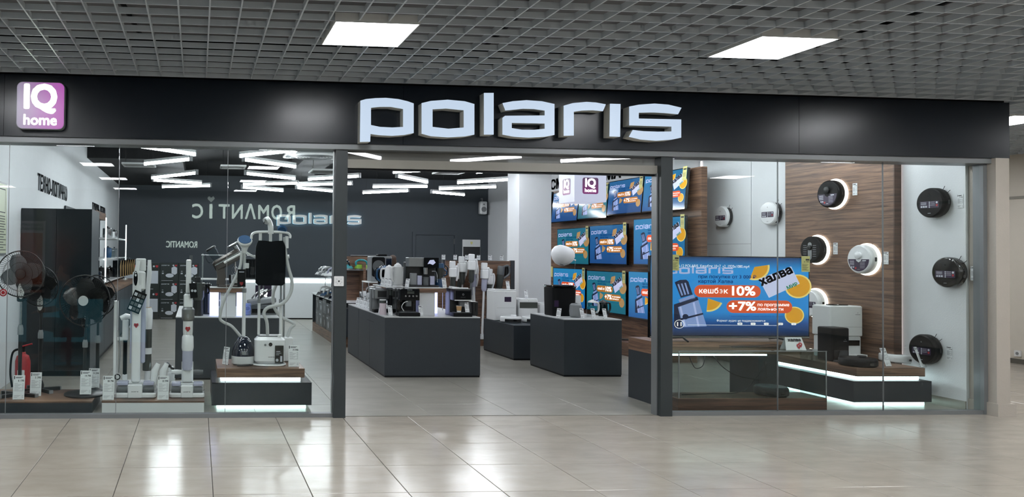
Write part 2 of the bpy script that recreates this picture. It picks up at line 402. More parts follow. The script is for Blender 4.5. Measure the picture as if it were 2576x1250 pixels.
# entrance header: roller shutter box
hd = holder('trim_3')
m = bpy.data.materials.new('shutter_mesh'); m.use_nodes = True; nt = m.node_tree; b = nt.nodes['Principled BSDF']; b.inputs['Base Color'].default_value = lin('#77766f'); b.inputs['Roughness'].default_value = .5
tr = nt.nodes.new('ShaderNodeBsdfTransparent'); mx = nt.nodes.new('ShaderNodeMixShader'); mx.inputs[0].default_value = .62; nt.links.new(tr.outputs[0], mx.inputs[1]); nt.links.new(b.outputs[0], mx.inputs[2]); nt.links.new(mx.outputs[0], nt.nodes['Material Output'].inputs[0]); MATS['shutter_mesh'] = m
MB().box(1.335, 4.275, 6.87, 6.95, 2.405, 2.435).build('track', 'shutter', hd)
MB().box(1.335, 4.275, 6.90, 6.905, 2.325, 2.405).build('perforated_band', 'shutter_mesh', hd)
MB().box(1.335, 4.275, 6.86, 6.96, 2.243, 2.322).build('beam', 'shutter', hd)
MB().box(1.335, 4.275, 6.88, 6.94, 2.228, 2.242).build('rubber_seal', 'black_matte', hd)
# end pillar and side corridor
pl = struct(MB().box(7.562, 7.70, 6.74, 7.1, .12, 2.449).build('trim_4', 'beige'))
MB().box(7.545, 7.735, 6.715, 7.1, 0, .12).build('plinth', 'beige', pl)
wr = struct(MB().box(XR, 7.68, 7.0, 16.3, 0, SCZ).build('wall_right', 'white_wall'))
MB().box(7.74, 7.9, 16.3, YB, 0, SCZ).build('recess', 'white_wall', wr); MB().box(7.53, 7.74, 16.15, 16.3, 0, SCZ).build('return', 'white_wall', wr)
MB().box(7.6805, 7.69, 7.1, 16.1, 0, 3.35).build('corridor_face', 'beige_wall', wr)
MB().box(XR-.012, XR, 7.0, 10.9, 0, .09).build('skirting', 'shop_tile', wr)
cw = struct(MB().box(11.75, 11.9, -6, 16, 0, 3.35).build('wall_corridor', 'beige_wall'))
MB().box(11.735, 11.749, -6, 16, 0, .07).build('skirting', 'dark_base', cw)
p = atx(2560, 497, 11.75); MB().box(11.738, 11.749, -6, 16, p.z-.02, p.z+.02).build('cover_strip', 'shutter', cw)
struct(MB().box(7.95, 11.9, 15.5, 15.6, 0, 3.35).build('wall_corridor_end', 'beige_wall'))
p = atx(2560, 889, 11.735); so = thing('wall_socket', 'white square wall socket low on the corridor wall', 'socket', p, WALL_R)
MB().poly(rrect(.085, .085, .008), z0=-.012, z1=.008).build('plate', 'white_plastic', so); MB().lathe([(.022, .0081), (.022, .010)], 20).build('insert', 'grey_plastic', so)
# shop shell
wl = struct(MB().box(XL-.15, XL, GY+.04, YB, 0, SCZ).build('wall_left', 'white_wall'))
struct(MB().box(XL, 7.9, YB, YB+.15, 0, SCZ).build('wall_back', 'back_wall'))
sc_ = struct(MB().box(XL, XR, 6.97, YB, SCZ, SCZ+.1).box(XR, 7.9, 16.3, YB, SCZ, SCZ+.1).build('ceiling_shop', 'black_ceiling'))
MB().box(XL, -.3, 14.3, YB, 3.17, SCZ).build('bulkhead', 'black_ceiling', sc_)
MB().box(1.9, 2.5, 10, 19.8, 3.15, SCZ).build('duct', 'black_ceiling', sc_)
struct(MB().box(7.09, XR-.001, 10.95, 16.29, 0, SCZ).build('wall_right_inner', 'white_wall'))
struct(MB().box(5.585, 6.165, 13.0, 13.5, 0, SCZ).build('column', 'white_wall'))
struct(MB().box(-9, XL-.16, 6.88, 7.0, 0, 2.449).build('wall_front', 'beige_wall'))
dr = struct(MB().box(5.77, 6.80, 19.975, YB, 0, 1.97).build('door_1', 'back_wall'))
MB().box(5.68, 5.76, 19.96, YB, 0, 2.06).box(6.81, 6.89, 19.96, YB, 0, 2.06).box(5.76, 6.81, 19.96, YB, 1.98, 2.06).build('door_frame', 'back_wall', dr)
for z in (1.3, 1.75): MB().lathe([(.018, 0), (.018, .14)], 10, 6.80, 19.955).build('hinge', 'mid_grey', dr, (0, 0, z))
# opposite shop across the mall (seen as a reflection in the glass)
op = struct(MB().box(-9, 12, -6.0, -5.85, 0, 3.35).build('wall_opposite', 'back_wall'))
A = aty(477, 548, 2*GY+5.8); B = aty(745, 512, 2*GY+5.8)
rs = thing('shop_sign', 'white lit lettering with a heart over the i on the shop opposite', 'sign', ((A.x+B.x)/2, -5.8, A.z), Matrix(((-1, 0, 0), (0, 0, 1), (0, 1, 0))))
w = B.x-A.x; s = .36
for i, ch in enumerate('ROMANTIC'):
    ch2 = 'Λ' if ch == 'A' else ('ı' if i == 6 else ch)
    MB().text(ch2 if i != 6 else 'I', -w/2+w*(i+.5)/8.1, 0, s/.7, bold=.018, depth=.04, width=.06 if i == 6 else w/8.1*.78).build('letter', 'romantic', rs)
hx = -w/2+w*6.5/8.1; MB().poly([(hx, .40), (hx+.09, .49), (hx+.07, .55), (hx+.03, .55), (hx, .51), (hx-.03, .55), (hx-.07, .55), (hx-.09, .49)], z0=0, z1=.04).build('heart', 'romantic', rs)
A = aty(418, 622, 2*GY+5.8); B = aty(496, 607, 2*GY+5.8)
r2 = thing('window_sign', 'small white lit lettering low on the shop opposite', 'sign', ((A.x+B.x)/2, -5.82, A.z), Matrix(((-1, 0, 0), (0, 0, 1), (0, 1, 0))))
MB().text('ROMANTIC', 0, 0, (B.z-A.z)/.7, width=B.x-A.x, bold=.02).build('lettering', 'romantic', r2)

# ------------------------------------------------------------------ signs
LET = {  # outlines of the shop-name letters, drawn on a grid of 2.576 units per pixel of the facade
 'p': ([(275,652),(310,642),(370,636),(440,634),(520,642),(580,656),(620,670),(620,862),(560,874),(480,880),(400,876),(340,868),(338,918),(272,920)], [[(343,698),(400,692),(470,692),(552,706),(552,822),(480,826),(400,822),(343,810)]]),
 'o': ([(672,668),(730,654),(840,646),(950,656),(1013,674),(1013,872),(950,884),(840,890),(730,882),(672,866)], [[(742,708),(830,703),(945,714),(945,826),(845,834),(742,822)]]),
 'l': ([(1076,602),(1138,602),(1138,872),(1076,872)], []),
 'a': ([(1196,668),(1260,656),(1350,649),(1450,656),(1532,674),(1532,874),(1470,886),(1365,892),(1270,886),(1196,872),(1196,764),(1212,750),(1470,748),(1470,716),(1400,706),(1330,704),(1215,716)], [[(1255,796),(1470,800),(1470,834),(1400,841),(1320,840),(1255,830)]]),
 'r': ([(1593,684),(1650,668),(1740,660),(1800,664),(1865,676),(1846,720),(1780,714),(1710,716),(1657,724),(1657,878),(1593,880)], []),
 'i': ([(1893,672),(1960,674),(1957,886),(1890,884)], []),
 's': ([(2018,690),(2080,678),(2180,671),(2270,678),(2355,698),(2333,740),(2250,732),(2170,728),(2078,730),(2078,768),(2353,774),(2353,892),(2290,905),(2190,912),(2090,904),(2015,886),(2040,842),(2110,850),(2200,853),(2292,852),(2292,820),(2018,812)], [])}
def let_xy(p): # drawing grid -> metres on the fascia
    q = aty(800+p[0]/2.576, p[1]/2.576, 6.65); return (q.x, q.z)
SX0, SZ0 = let_xy((275, 652))[0], let_xy((672, 872))[1]
NAME = {k: ([(x-SX0, z-SZ0) for x, z in map(let_xy, o)], [[(x-SX0, z-SZ0) for x, z in map(let_xy, h)] for h in hs]) for k, (o, hs) in LET.items()}
NAME_W = NAME['s'][0][4][0]
sg = thing('shop_sign', 'large white glowing shop name in channel letters on the dark fascia', 'sign', (SX0, FY, SZ0), FACE)
for k, (o, hs) in NAME.items():
    l = MB().poly(o, hs, .002, .105).build('letter', 'letter_side', sg)
    MB().poly(o, hs, .1055, .112).build('letter_face', 'letter_face', l)
def name_print(mb, x, y, w, z):   # the same lettering as flat print
    k = w/NAME_W
    for o, hs in NAME.values(): mb.poly([(x+a*k, y+b*k) for a, b in o], [[(x+a*k, y+b*k) for a, b in h] for h in hs], z1=z, front_only=True)
A = aty(40, 325, 6.68); B = aty(163, 206, 6.68); iw = B.x-A.x
iq = thing('light_box_sign', 'pink rounded square light box reading IQ home at the left end of the fascia', 'sign', ((A.x+B.x)/2, FY, (A.z+B.z)/2), FACE)
MB().poly(rrect(iw, iw, .05), z0=.002, z1=.075).build('case', 'grey_plastic', iq)
MB().poly(rrect(iw-.008, iw-.008, .047), z0=.0755, z1=.079).build('face', 'iq_plate', iq)
MB().text('IQ', 0, -.02, .285, .080, bold=.045, width=iw*.64).text('home', 0, -.165, .125, .080, bold=.03, width=iw*.68).build('lettering', 'sign_white', iq)
# name on the back wall, halo lit
A = aty(697, 562, 19.9); B = aty(910, 535, 19.9)
sb = thing('wall_sign', 'small halo lit shop name on the dark back wall', 'sign', (A.x, YB, A.z), FACE); k = (B.x-A.x)/NAME_W
for o, hs in NAME.values():
    l = MB().poly([(x*k, y*k) for x, y in o], [[(x*k, y*k) for x, y in h] for h in hs], .05, .09).build('letter', 'small_face', sb)
    MB().poly([(x*k, y*k) for x, y in o], [[(x*k, y*k) for x, y in h] for h in hs], .02, .045).build('halo_light', 'small_halo', l)
# hanging cube light box
A = aty(1445, 506, 9.0); B = aty(1525, 506, 9.0)
cu = thing('hanging_light_box', 'white glowing cube light box hanging inside the entrance, reading IQ home', 'sign', ((A.x+B.x)/2, 9.0, 2.13)); h = (B.x-A.x)/2
MB().box(-h, h, 0, 2*h, 0, .41).build('box_body', 'cube_face', cu)
for sgn, rot, loc in ((0, FACE, (0, -.001, .195)), (1, Matrix(((0, 0, -1), (-1, 0, 0), (0, 1, 0))), (-h-.001, h, .195))):
    e = MB().poly(rrect(.2, .2, .026), z0=0, z1=.001).build('logo_plate', 'iq_plate_dark', cu, loc, rot)
    MB().text('IQ', 0, -.01, .14, .0015, bold=.04, width=.125).text('home', 0, -.075, .062, .0015, bold=.03, width=.14).build('logo_lettering', 'sign_white2', e)
for x, y in ((-h*.8, .03), (h*.8, .03), (-h*.8, 2*h-.03), (h*.8, 2*h-.03)): MB().tube([(x, y, .41), (x, y, SCZ-2.13)], .003, 5).build('cable', 'cable', cu)
# lettering on the walls
def wall_text(body, px0, py0, px1, pyb, X, rot, label, m, name='wall_lettering'):
    a = atx(px0, py0, X); b = atx(px1, py0, X); c = atx(px0, pyb, X); hgt = a.z-c.z; w = abs(a.y-b.y)
    t = thing(name, label, 'lettering', (X, (a.y+b.y)/2, c.z), rot)
    MB().text(body, 0, 0, hgt/.7, width=w, bold=.016, depth=.012).build('letters', m, t); return t
wall_text('ТЕХНО-ЛОГИЧНО', 94, 437, 168, 477, XL, WALL_L, 'grey raised words on the white left wall above the tall dark cabinet', 'wall_letters')
wall_text('ГОТОВЬ ЛЕГКО', 232, 510, 264, 537, XL, WALL_L, 'dark raised words on the left wall above the kitchenware shelves', 'wall_letters_dark')
a = atx(1386, 475, 7.09); b = atx(1562, 440, 7.09); t = thing('wall_lettering', 'black words on the white wall above the wall of televisions', 'lettering', (7.09, (a.y+b.y)/2, 2.80), WALL_R)
MB().text('СМОТРИ ДОМА', 0, 0, .26, width=a.y-b.y, bold=.03, depth=.01).build('letters', 'wall_letters_dark', t)
p = atx(4, 550, XL); t = thing('evacuation_plan', 'framed pale green notice on the left wall at the window edge', 'notice', p, WALL_L)
MB().box(-.5, .14, -.38, .38, .001, .02).build('frame', 'grey_plastic', t); mat('notice', '#c7cdb5', .5); MB().box(-.48, .12, -.36, .36, .0205, .022).build('sheet', 'notice', t)
m_ = MB()
for i in range(14): m_.box(-.45, .05+.05*math.sin(i*3), .02-.027*i, .028-.027*i, .0225, .0228)
m_.box(-.42, .06, .3, .31, .0225, .0228).box(-.42, .06, .06, .07, .0225, .0228).box(-.2, -.19, .06, .31, .0225, .0228).box(.05, .06, .06, .31, .0225, .0228); m_.build('print', 'print_dark', t)

# ------------------------------------------------------------------ ceiling tubes, air units
TUBES = [((-.86,10.51),(-.06,11.32),'first tube of the zigzag nearest the left window pane'),((-.88,12.7),(-.12,11.92),'second tube of the left zigzag, falling to the left'),((-.90,15.1),(-.03,14.0),'third tube of the left zigzag'),((-.92,15.6),(.06,16.12),'fourth tube of the left zigzag'),((-.8,17.2),(.27,16.67),'deepest tube of the left zigzag'),
 ((.62,11.4),(1.39,10.59),'tube beside the round faced air cassette, rising to the right'),((.69,11.83),(1.60,12.67),'second tube of the zigzag above the garment steamers'),((.85,13.92),(1.85,14.72),'third tube of the zigzag above the garment steamers'),((.95,16.22),(2.05,15.71),'fourth tube of the zigzag above the garment steamers'),((.96,16.93),(1.95,17.68),'deepest tube of the zigzag above the garment steamers'),
 ((2.14,14.81),(2.98,14.01),'tube crossing behind the left entrance post, nearest of three'),((2.08,16.08),(3.15,15.57),'tube crossing behind the left entrance post, middle of three'),((2.15,16.78),(3.08,17.54),'tube crossing behind the left entrance post, farthest of three'),
 ((1.9,10.4),(2.71,11.32),'tube glimpsed through the shutter band beside the left post'),((3.64,13.88),(4.52,14.92),'nearest tube of the middle zigzag, falling to the right'),((3.73,16.22),(4.83,15.88),'second tube of the middle zigzag over the back wall'),((3.88,17.87),(4.76,17.07),'deepest tube of the middle zigzag over the back wall'),((3.4,13.2),(4.0,12.7),'tube half hidden by the shutter box in the middle of the entrance'),
 ((5.15,14.92),(5.95,14.02),'tube just left of the white column, nearest'),((5.25,16.41),(6.25,15.68),'tube just left of the white column, second'),((5.35,17.29),(6.34,17.93),'tube just left of the white column, farthest'),((4.8,12.95),(5.32,12.5),'short stretch of tube touching the column under the shutter box'),
 ((3.85,11.5),(4.67,10.75),'tube seen through the shutter band at mid entrance'),((5.45,11.2),(6.30,10.5),'tube seen through the shutter band near the right post')]
def tube_lamp(a, b, lab):
    a, b = Vector((*a, 2.9)), Vector((*b, 2.9)); L = (b-a).length/2; an = math.atan2(b.y-a.y, b.x-a.x)
    t = thing('tube_lamp', 'glowing LED '+lab if lab[0] != 's' else 'glowing LED '+lab, 'tube lamp', (a+b)/2, (0, 0, an), 'hanging LED tubes in the shop')
    MB().box(-L, L, -.028, .028, .022, .062).build('housing', 'white_plastic', t)
    MB().at((-L, 0, 0), (0, PI/2, 0)).loft([[(-.022, .026, zz), (.012, .026, zz), (.022, .014, zz), (.022, -.014, zz), (.012, -.026, zz), (-.022, -.026, zz)] for zz in (0, 2*L)]).build('diffuser', 'led', t)
    for s in (-1, 1):
        MB().box(s*L-.008, s*L+.008, -.031, .031, -.031, .063).build('end_cap', 'grey_plastic', t)
        MB().tube([(s*L*.85, 0, .06), (s*L*.85, 0, SCZ-2.9)], .002, 4).build('wire', 'cable', t)
for a, b, l in TUBES: tube_lamp(a, b, l)
# unseen tubes; those by the windows and right wall are added for brightness
for a, b in (((-.9, 8.6), (-.1, 9.4)), ((.5, 8.3), (1.4, 8.9)), ((2.5, 9.2), (3.3, 8.4)), ((3.3, 9.9), (4.1, 9.7)), ((5.4, 9.4), (6.2, 8.6)), ((-1.7, 7.35), (-.6, 7.35)), ((-.2, 7.35), (.9, 7.35)), ((4.7, 7.5), (5.8, 7.5)), ((6.1, 7.3), (7.2, 7.3)), ((6.9, 7.6), (6.9, 8.75)), ((6.5, 9.3), (6.5, 10.3)), ((-1.2, 8.0), (-.1, 8.0))): tube_lamp(a, b, 'tube hidden from the mall above the window line')
def louvre(px, py, Y, w, d, label):
    p = aty(px, py, Y); t = thing('air_vent', label, 'air vent', (p.x, Y, p.z))
    MB().box(-w/2, w/2, -d/2, -d/2+.03, 0, .03).box(-w/2, w/2, d/2-.03, d/2, 0, .03).box(-w/2, -w/2+.03, -d/2+.03, d/2-.03, 0, .03).box(w/2-.03, w/2, -d/2+.03, d/2-.03, 0, .03).build('frame', 'white_plastic', t)
    MB().box(-w/2+.03, w/2-.03, -d/2+.03, d/2-.03, .025, .03).build('plenum', 'black_matte', t)
    n = 7
    sl = MB().at((0, 0, 0), (R(35), 0, 0)).box(-w/2+.03, w/2-.03, -.004, .03, -.002, .002).mesh('slat', 'white_plastic')
    for i in range(n): link('slat', sl, t, (0, -d/2+.05+(d-.1)*i/(n-1), .012))
    for x in (-w/2+.05, w/2-.05): MB().tube([(x, 0, .03), (x, 0, SCZ-p.z)], .004, 5).build('hanger', 'black_matte', t)
louvre(350, 417, 13.2, .55, .5, 'small white air vent in the black ceiling above the dark wall corner'); louvre(586, 422, 13.6, .45, .45, 'white air vent at the glass joint above the steamers'); louvre(820, 433, 13.4, .55, .55, 'white louvred air vent beside the left entrance post'); louvre(1133, 435, 13.6, .5, .6, 'white louvred air vent in the ceiling above the grey door')
p = aty(792, 391, 12.3); t = thing('air_cassette', 'large white ceiling air cassette unit with a round slatted face', 'air conditioner', (p.x, 12.3, p.z))
MB().rbox(.95, .95, .05, .06, .012).build('panel', 'white_plastic', t); MB().lathe([(.33, -.03), (.36, -.004), (.36, 0)], 40).build('grille_disc', 'white_plastic', t)
for k in range(6): MB().torus(.08+.05*k, .004, 36, 5, -.033).build('grille_ring', 'grey_plastic', t)
for s in (0, 1, 2, 3): MB().at((0, 0, 0), (0, 0, s*PI/2)).box(-.3, .3, .38, .44, -.006, -.001).build('air_flap', 'grey_plastic', t)
MB().box(-.4, .4, -.4, .4, .05, SCZ-p.z).build('casing', 'black_matte', t)
p = aty(1215, 523, 19.85); t = thing('loudspeaker', 'white wall loudspeaker with round cone high against the dark back wall', 'loudspeaker', (p.x, 19.86, p.z-.17))
MB().rbox(.19, .16, .34, .03, .02).build('cabinet', 'white_plastic', t); MB().at((0, -.081, .13), FACE).lathe([(.062, 0), (.07, .004), (.05, .004)], 24).build('cone', 'grey_plastic', t)
MB().at((0, -.081, .26), FACE).lathe([(.02, 0), (.024, .004)], 16).build('tweeter', 'grey_plastic', t); MB().tube([(0, .05, .34), (0, .05, .42), (0, .139, .42)], .018).build('bracket', 'grey_plastic', t)

# ------------------------------------------------------------------ televisions and their picture
for nm, st in (('blue', [(0, '#0d6cc0'), (.35, '#1192dc'), (1, '#22a2e6')]), ('teal', [(0, '#0a86a2'), (.4, '#109cb4'), (1, '#1f8fb8')]), ('deep', [(0, '#0c60b4'), (.4, '#1578cc'), (1, '#2a8ad4')]), ('osd', [(0, '#041a38'), (.16, '#0a4d95'), (.3, '#0f8fe0'), (.85, '#159aec'), (1, '#06366b')])):
    gradient('pic_'+nm, st, dict(blue=.58, teal=.48, deep=.48, osd=.85)[nm], 1, -.5*9/16, .5*9/16, .12)
for nm, c, e in (('pale', '#b9c4ee', .3), ('navy', '#0d3f86', .35), ('orange', '#d8552c', .5), ('amber', '#b8762f', .42), ('white', '#f4f2f0', .52), ('card', '#c4c8e6', .5), ('black', '#0d1017', .3), ('fruit', '#d99a22', .45), ('rind', '#e8cf7a', .45), ('green', '#1f8f6a', .5), ('metal', '#7f93c4', .5), ('dark', '#1a2440', .4), ('pulp', '#c98a8f', .5), ('peel', '#b58f5c', .38)):
    mat('pic_'+nm, c, .15, emit=e)
PICM = ['pic_blue', 'pic_pale', 'pic_navy', 'pic_orange', 'pic_white', 'pic_card', 'pic_black', 'pic_fruit', 'pic_rind', 'pic_green', 'pic_metal', 'pic_dark']
def U(x): return (x-1624)/416-.5
def V(y): return ((757-y)/416)
def mirrored_c(mb, x, y, h, z):   # the letter э
    o = ell(h*.36, h*.5, x, y+h*.5, 20, R(-140), R(140)); i = ell(h*.2, h*.34, x, y+h*.5, 20, R(140), R(-140))
    mb.poly(o+i, z1=z, front_only=True).quad(x-h*.12, x+h*.3, y+h*.43, y+h*.57, z)
def picture(osd):
    m = MB(); m.mi = 0; m.quad(-.5, .5, -.5*9/16, .5*9/16, 0); e = .0006
    m.mi = 1; name_print(m, U(1665) if osd else U(1640), V(690), .42 if osd else .45, e)
    m.mi = 2; m.text('при покупке от 3 000 ₽', U(1748), V(703), .034, e, 'L', .015).text('картой Халва', U(1748), V(717), .034, e, 'L', .015)
    def pill(x0, x1, y0, y1, k): m.mi = 3; h = (y1-y0)/416; m.poly(rrect((x1-x0)/416, h, h/2-.001, U((x0+x1)/2), V((y0+y1)/2), 8), z1=k, front_only=True)
    def slice_(cx, cy, rx, a0, a1, k):
        for r_, mi in ((1, 8), (.88, 7)):
            m.mi = mi; m.poly([(U(cx), V(cy))]*(abs(a1-a0) < 6.2)+ell(rx/416*r_, rx/416*r_, U(cx), V(cy), 22, a0, a1), z1=e*k+r_*-.0002, front_only=True)
    slice_(1896, 668, 40, R(-110), R(10), 1); slice_(2012, 725, 36, 0, 2*PI, 1); slice_(2002, 812, 26, 0, 2*PI, 1)
    slice_(1775, 775, 34, R(-150)+PI*.55, R(30)+PI*.2, 1) if False else slice_(1773, 763, 40, R(-95), R(-20), 1)
    # juicer
    def Q(mi, pts, k): m.mi = mi; m.poly([(U(a), V(b_)) for a, b_ in pts], z1=e*k, front_only=True)
    Q(11, [(1686, 716), (1700, 709), (1716, 708), (1722, 714), (1733, 752), (1702, 762)], 1)            # pusher
    for i in range(3): Q(10, [(1693+9*i, 722-2*i), (1697+9*i, 721-2*i), (1708+8*i, 754-2*i), (1704+8*i, 756-2*i)], 2)
    Q(10, [(1696, 768), (1736, 752), (1740, 764), (1700, 778)], 2); Q(11, [(1684, 782), (1745, 758), (1748, 768), (1684, 794)], 2)
    Q(10, [(1684, 792), (1748, 768), (1770, 846), (1684, 850)], 1)
    for a in (1698, 1733): Q(1, [(a, 792-(a-1690)*.36), (a+5, 790-(a-1690)*.36), (a+18, 846), (a+13, 847)], 2)
    Q(11, [(1684, 828), (1760, 806), (1761, 811), (1684, 834)], 3); Q(11, [(1684, 792), (1694, 788), (1708, 850), (1684, 850)], 2)
    m.mi = 11; m.poly(ell(8/416, 8/416, U(1714), V(818)), z1=e*4, front_only=True)
    pill(1737, 1912, 723, 760, e*2); pill(1822, 1996, 768, 806, e*2)
    m.mi = 4; m.text('кешб', U(1750), V(748), .054, e*3, 'L', .012, width=50/416).text('к', U(1815), V(748), .054, e*3, 'L', .012); mirrored_c(m, U(1807), V(748), .030, e*3)
    m.text('1', U(1839), V(753), .092, e*3, 'C', .03).text('0%', U(1873), V(753), .092, e*3, 'C', .03, width=48/416).text('+7%', U(1864), V(798), .088, e*3, 'C', .03, width=70/416).text('по программе', U(1904), V(785), .031, e*3, 'L', .01, width=84/416).text('лояльности', U(1904), V(798), .031, e*3, 'L', .01, width=68/416)
    m.mi = 5; m.poly([(U(1907), V(704)), (U(1934), V(760)), (U(2016), V(717)), (U(1993), V(665))], z1=e*3, front_only=True)
    m.mi = 6; m.text('халва', U(1956), V(704), .082, e*4, 'C', .045, width=92/416, rot=R(26))
    m.mi = 9; m.text('МИР', U(1998), V(728), .034, e*4, 'C', .03, rot=R(26))
    m.mi = 2; m.text('* максимальная сумма кешбэка по карте', U(1900), V(818), .017, e, 'C')
    if osd:
        m.mi = 4; m.text('08-12 POLARIS_Кешбэк 10+7_v2_1920x1080.mp4', U(1690), V(671), .028, e*3, 'L', width=192/416).text('Формат аудио не поддерживается', U(1860), V(832), .022, e*3, 'C', width=128/416)
        m.poly(ell(13/416, 13/416, U(1698), V(840)), [ell(11.5/416, 11.5/416, U(1698), V(840))], z1=e*4, front_only=True).quad(U(1692), U(1695), V(846), V(834), e*4).quad(U(1701), U(1704), V(846), V(834), e*4).quad(U(1720), U(1960), V(843), V(842), e*3)
        for x in (1857, 1892, 1927, 1965, 2000): m.poly(rrect(13/416, 7/416, .006, U(x), V(838)), z1=e*3, front_only=True)
        m.mi = 2
        for x, s in ((1857, 'OK'), (1892, '◀'), (1927, '▶'), (1965, '▲'), (2000, '▼')): m.text(s if s == 'OK' else 'o', U(x), V(840), .013, e*4)
    return m.mesh('picture', (['pic_osd'] if osd else [PICM[0]])+PICM[1:])
PIC_WALL, PIC_OSD = picture(False), picture(True)
def tag_print(w, h, price, m):
    """lines of small print and a price on an upright card, local x right, y up"""
    random.seed(hash(price) % 999 if False else len(price)+int(h*1000)); m.mi = 0
    m.quad(-w*.44, -w*.36, h*.84, h*.97, .0013)
    for yy, ww in ((.93, .62), (.89, .5)): m.quad(-w*.3, -w*.3+w*ww, h*yy-.003, h*yy+.0015, .0013)
    m.text(price, w*.42, h*.74, h*.115, .0013, 'R', .02, width=w*.5)
    m.mi = 1
    for k in range(11): yy = .66-.044*k if k < 8 else .5-.044*k+.02; m.quad(-w*.4, -w*.4+w*(.3+.45*((k*37) % 10)/10), h*yy-.0016, h*yy+.0012, .0013); m.quad(w*.28, w*.42, h*yy-.0016, h*yy+.0012, .0013)
    return m
TAGC = {}
def price_tag(loc, label, price='9 998', w=.065, h=.13, rz=0, lean=R(-8), card='tag_white', rot=None, group='price tags', stand=True):
    """a printed card in a holder; lean tips its top backwards"""
    key = (price, w, h, card)
    if key not in TAGC:
        TAGC[key] = (MB().box(-w/2, w/2, 0, h, -.001, .001).mesh('card', card), tag_print(w, h, price, MB()).mesh('print', ['print_dark', 'print_grey']), MB().box(-w*.35, w*.35, -.0005, .004, -.03, .004).mesh('foot', 'clear'))
    a, b, c = TAGC[key]
    Mx = rot if rot is not None else Matrix.Rotation(rz, 3, 'Z') @ FACE
    t = thing('price_tag', label, 'price tag', loc, Mx, group); q = None
    e = link('card', a, t, (0, .002, 0), (lean if stand else 0, 0, 0)); link('print', b, e)
    if stand: link('foot', c, t)
    return t
def wall_tv(name, y0, y1, z0, z1, X, pic, label, tagc='tag_yellow', tilt=4, tags=1):
    w = y0-y1; hh = z1-z0; t = thing('television', label, 'television', (X, (y0+y1)/2, (z0+z1)/2), WALL_R @ Matrix.Rotation(R(tilt), 3, 'X'), 'televisions on the wooden wall')
    MB().poly(rrect(w, hh, .008), z0=-.03, z1=.006).build('bezel', 'black_gloss', t); MB().box(-w*.25, w*.25, -hh*.3, hh*.3, -.075, -.0305).build('rear_housing', 'black_matte', t)
    MB().box(-.06, .06, -hh*.25, hh*.25, -.13, -.0755).build('bracket', 'black_matte', t)
    p = link('picture', PIC_WALL, t, (0, .003, .0065)); k = w-.02; p.scale = (k, (hh-.028)/(9/16), 1)
    p.material_slots[0].link = 'OBJECT'; p.material_slots[0].material = MATS['pic_'+pic]
    if pic in ('teal', 'deep'): p.material_slots[3].link = 'OBJECT'; p.material_slots[3].material = MATS['pic_amber']; p.material_slots[7].link = 'OBJECT'; p.material_slots[7].material = MATS['pic_peel']; p.material_slots[8].link = 'OBJECT'; p.material_slots[8].material = MATS['pic_peel']
    a = MB().box(-.045, .045, -.2, 0, 0, .0015).build('price_card', tagc, t, (w/2-.055, hh/2+.02, .012)); 
    MB().box(-.03, .035, -.05, -.03, .0016, .002).box(-.035, .03, -.1, -.095, .0016, .002).box(-.035, .03, -.12, -.115, .0016, .002).box(-.035, .03, -.14, -.135, .0016, .002).build('card_print', 'print_dark', a)
    if tags > 1: link('price_card', a.data, t, (-w/2-.055, hh/2+.02, .012))
    return t
tw = struct(MB().box(7.0, 7.085, 10.2, 16.2, .12, 2.74).build('wall_tv_panel', 'wood'))
for z in (.75, 1.35, 2.05): MB().box(6.998, 6.9995, 10.2, 16.2, z-.0015, z+.0015).build('groove', 'black_matte', tw)
XT = 6.87
for n, y0, y1, z0, z1, pic, lab in (('a', 15.55, 14.50, 2.13, 2.72, 'teal', 'television just showing past the white column, top row'), ('b', 14.43, 13.42, 2.10, 2.68, 'deep', 'television behind the glowing cube, top row, left'), ('c', 13.40, 12.42, 2.12, 2.69, 'teal', 'television half hidden behind the glowing cube, top row, middle'), ('d', 12.40, 11.40, 2.15, 2.72, 'deep', 'top row television just right of the glowing cube'), ('e', 11.38, 10.33, 2.15, 2.74, 'blue', 'top row television behind the right entrance post'),
  ('f', 14.22, 13.03, 1.31, 1.98, 'teal', 'middle row television behind the white balloon'), ('g', 13.0, 11.83, 1.33, 2.00, 'deep', 'middle row television with brown orange slices, right of the balloon'), ('h', 11.64, 10.35, 1.34, 2.06, 'blue', 'middle row television cut by the right entrance post'),
  ('i', 14.38, 13.15, .52, 1.24, 'blue', 'bottom row television above the black bin'), ('j', 13.10, 11.85, .52, 1.22, 'teal', 'bottom row greenish television above the kettles'), ('k', 11.78, 10.50, .50, 1.24, 'blue', 'bottom row television behind the large black set edge')):
    wall_tv('tv', y0, y1, z0, z1, XT, pic, lab, tilt=(-5 if z0 > 2 else 0), tags=2 if n == 'i' else 1)
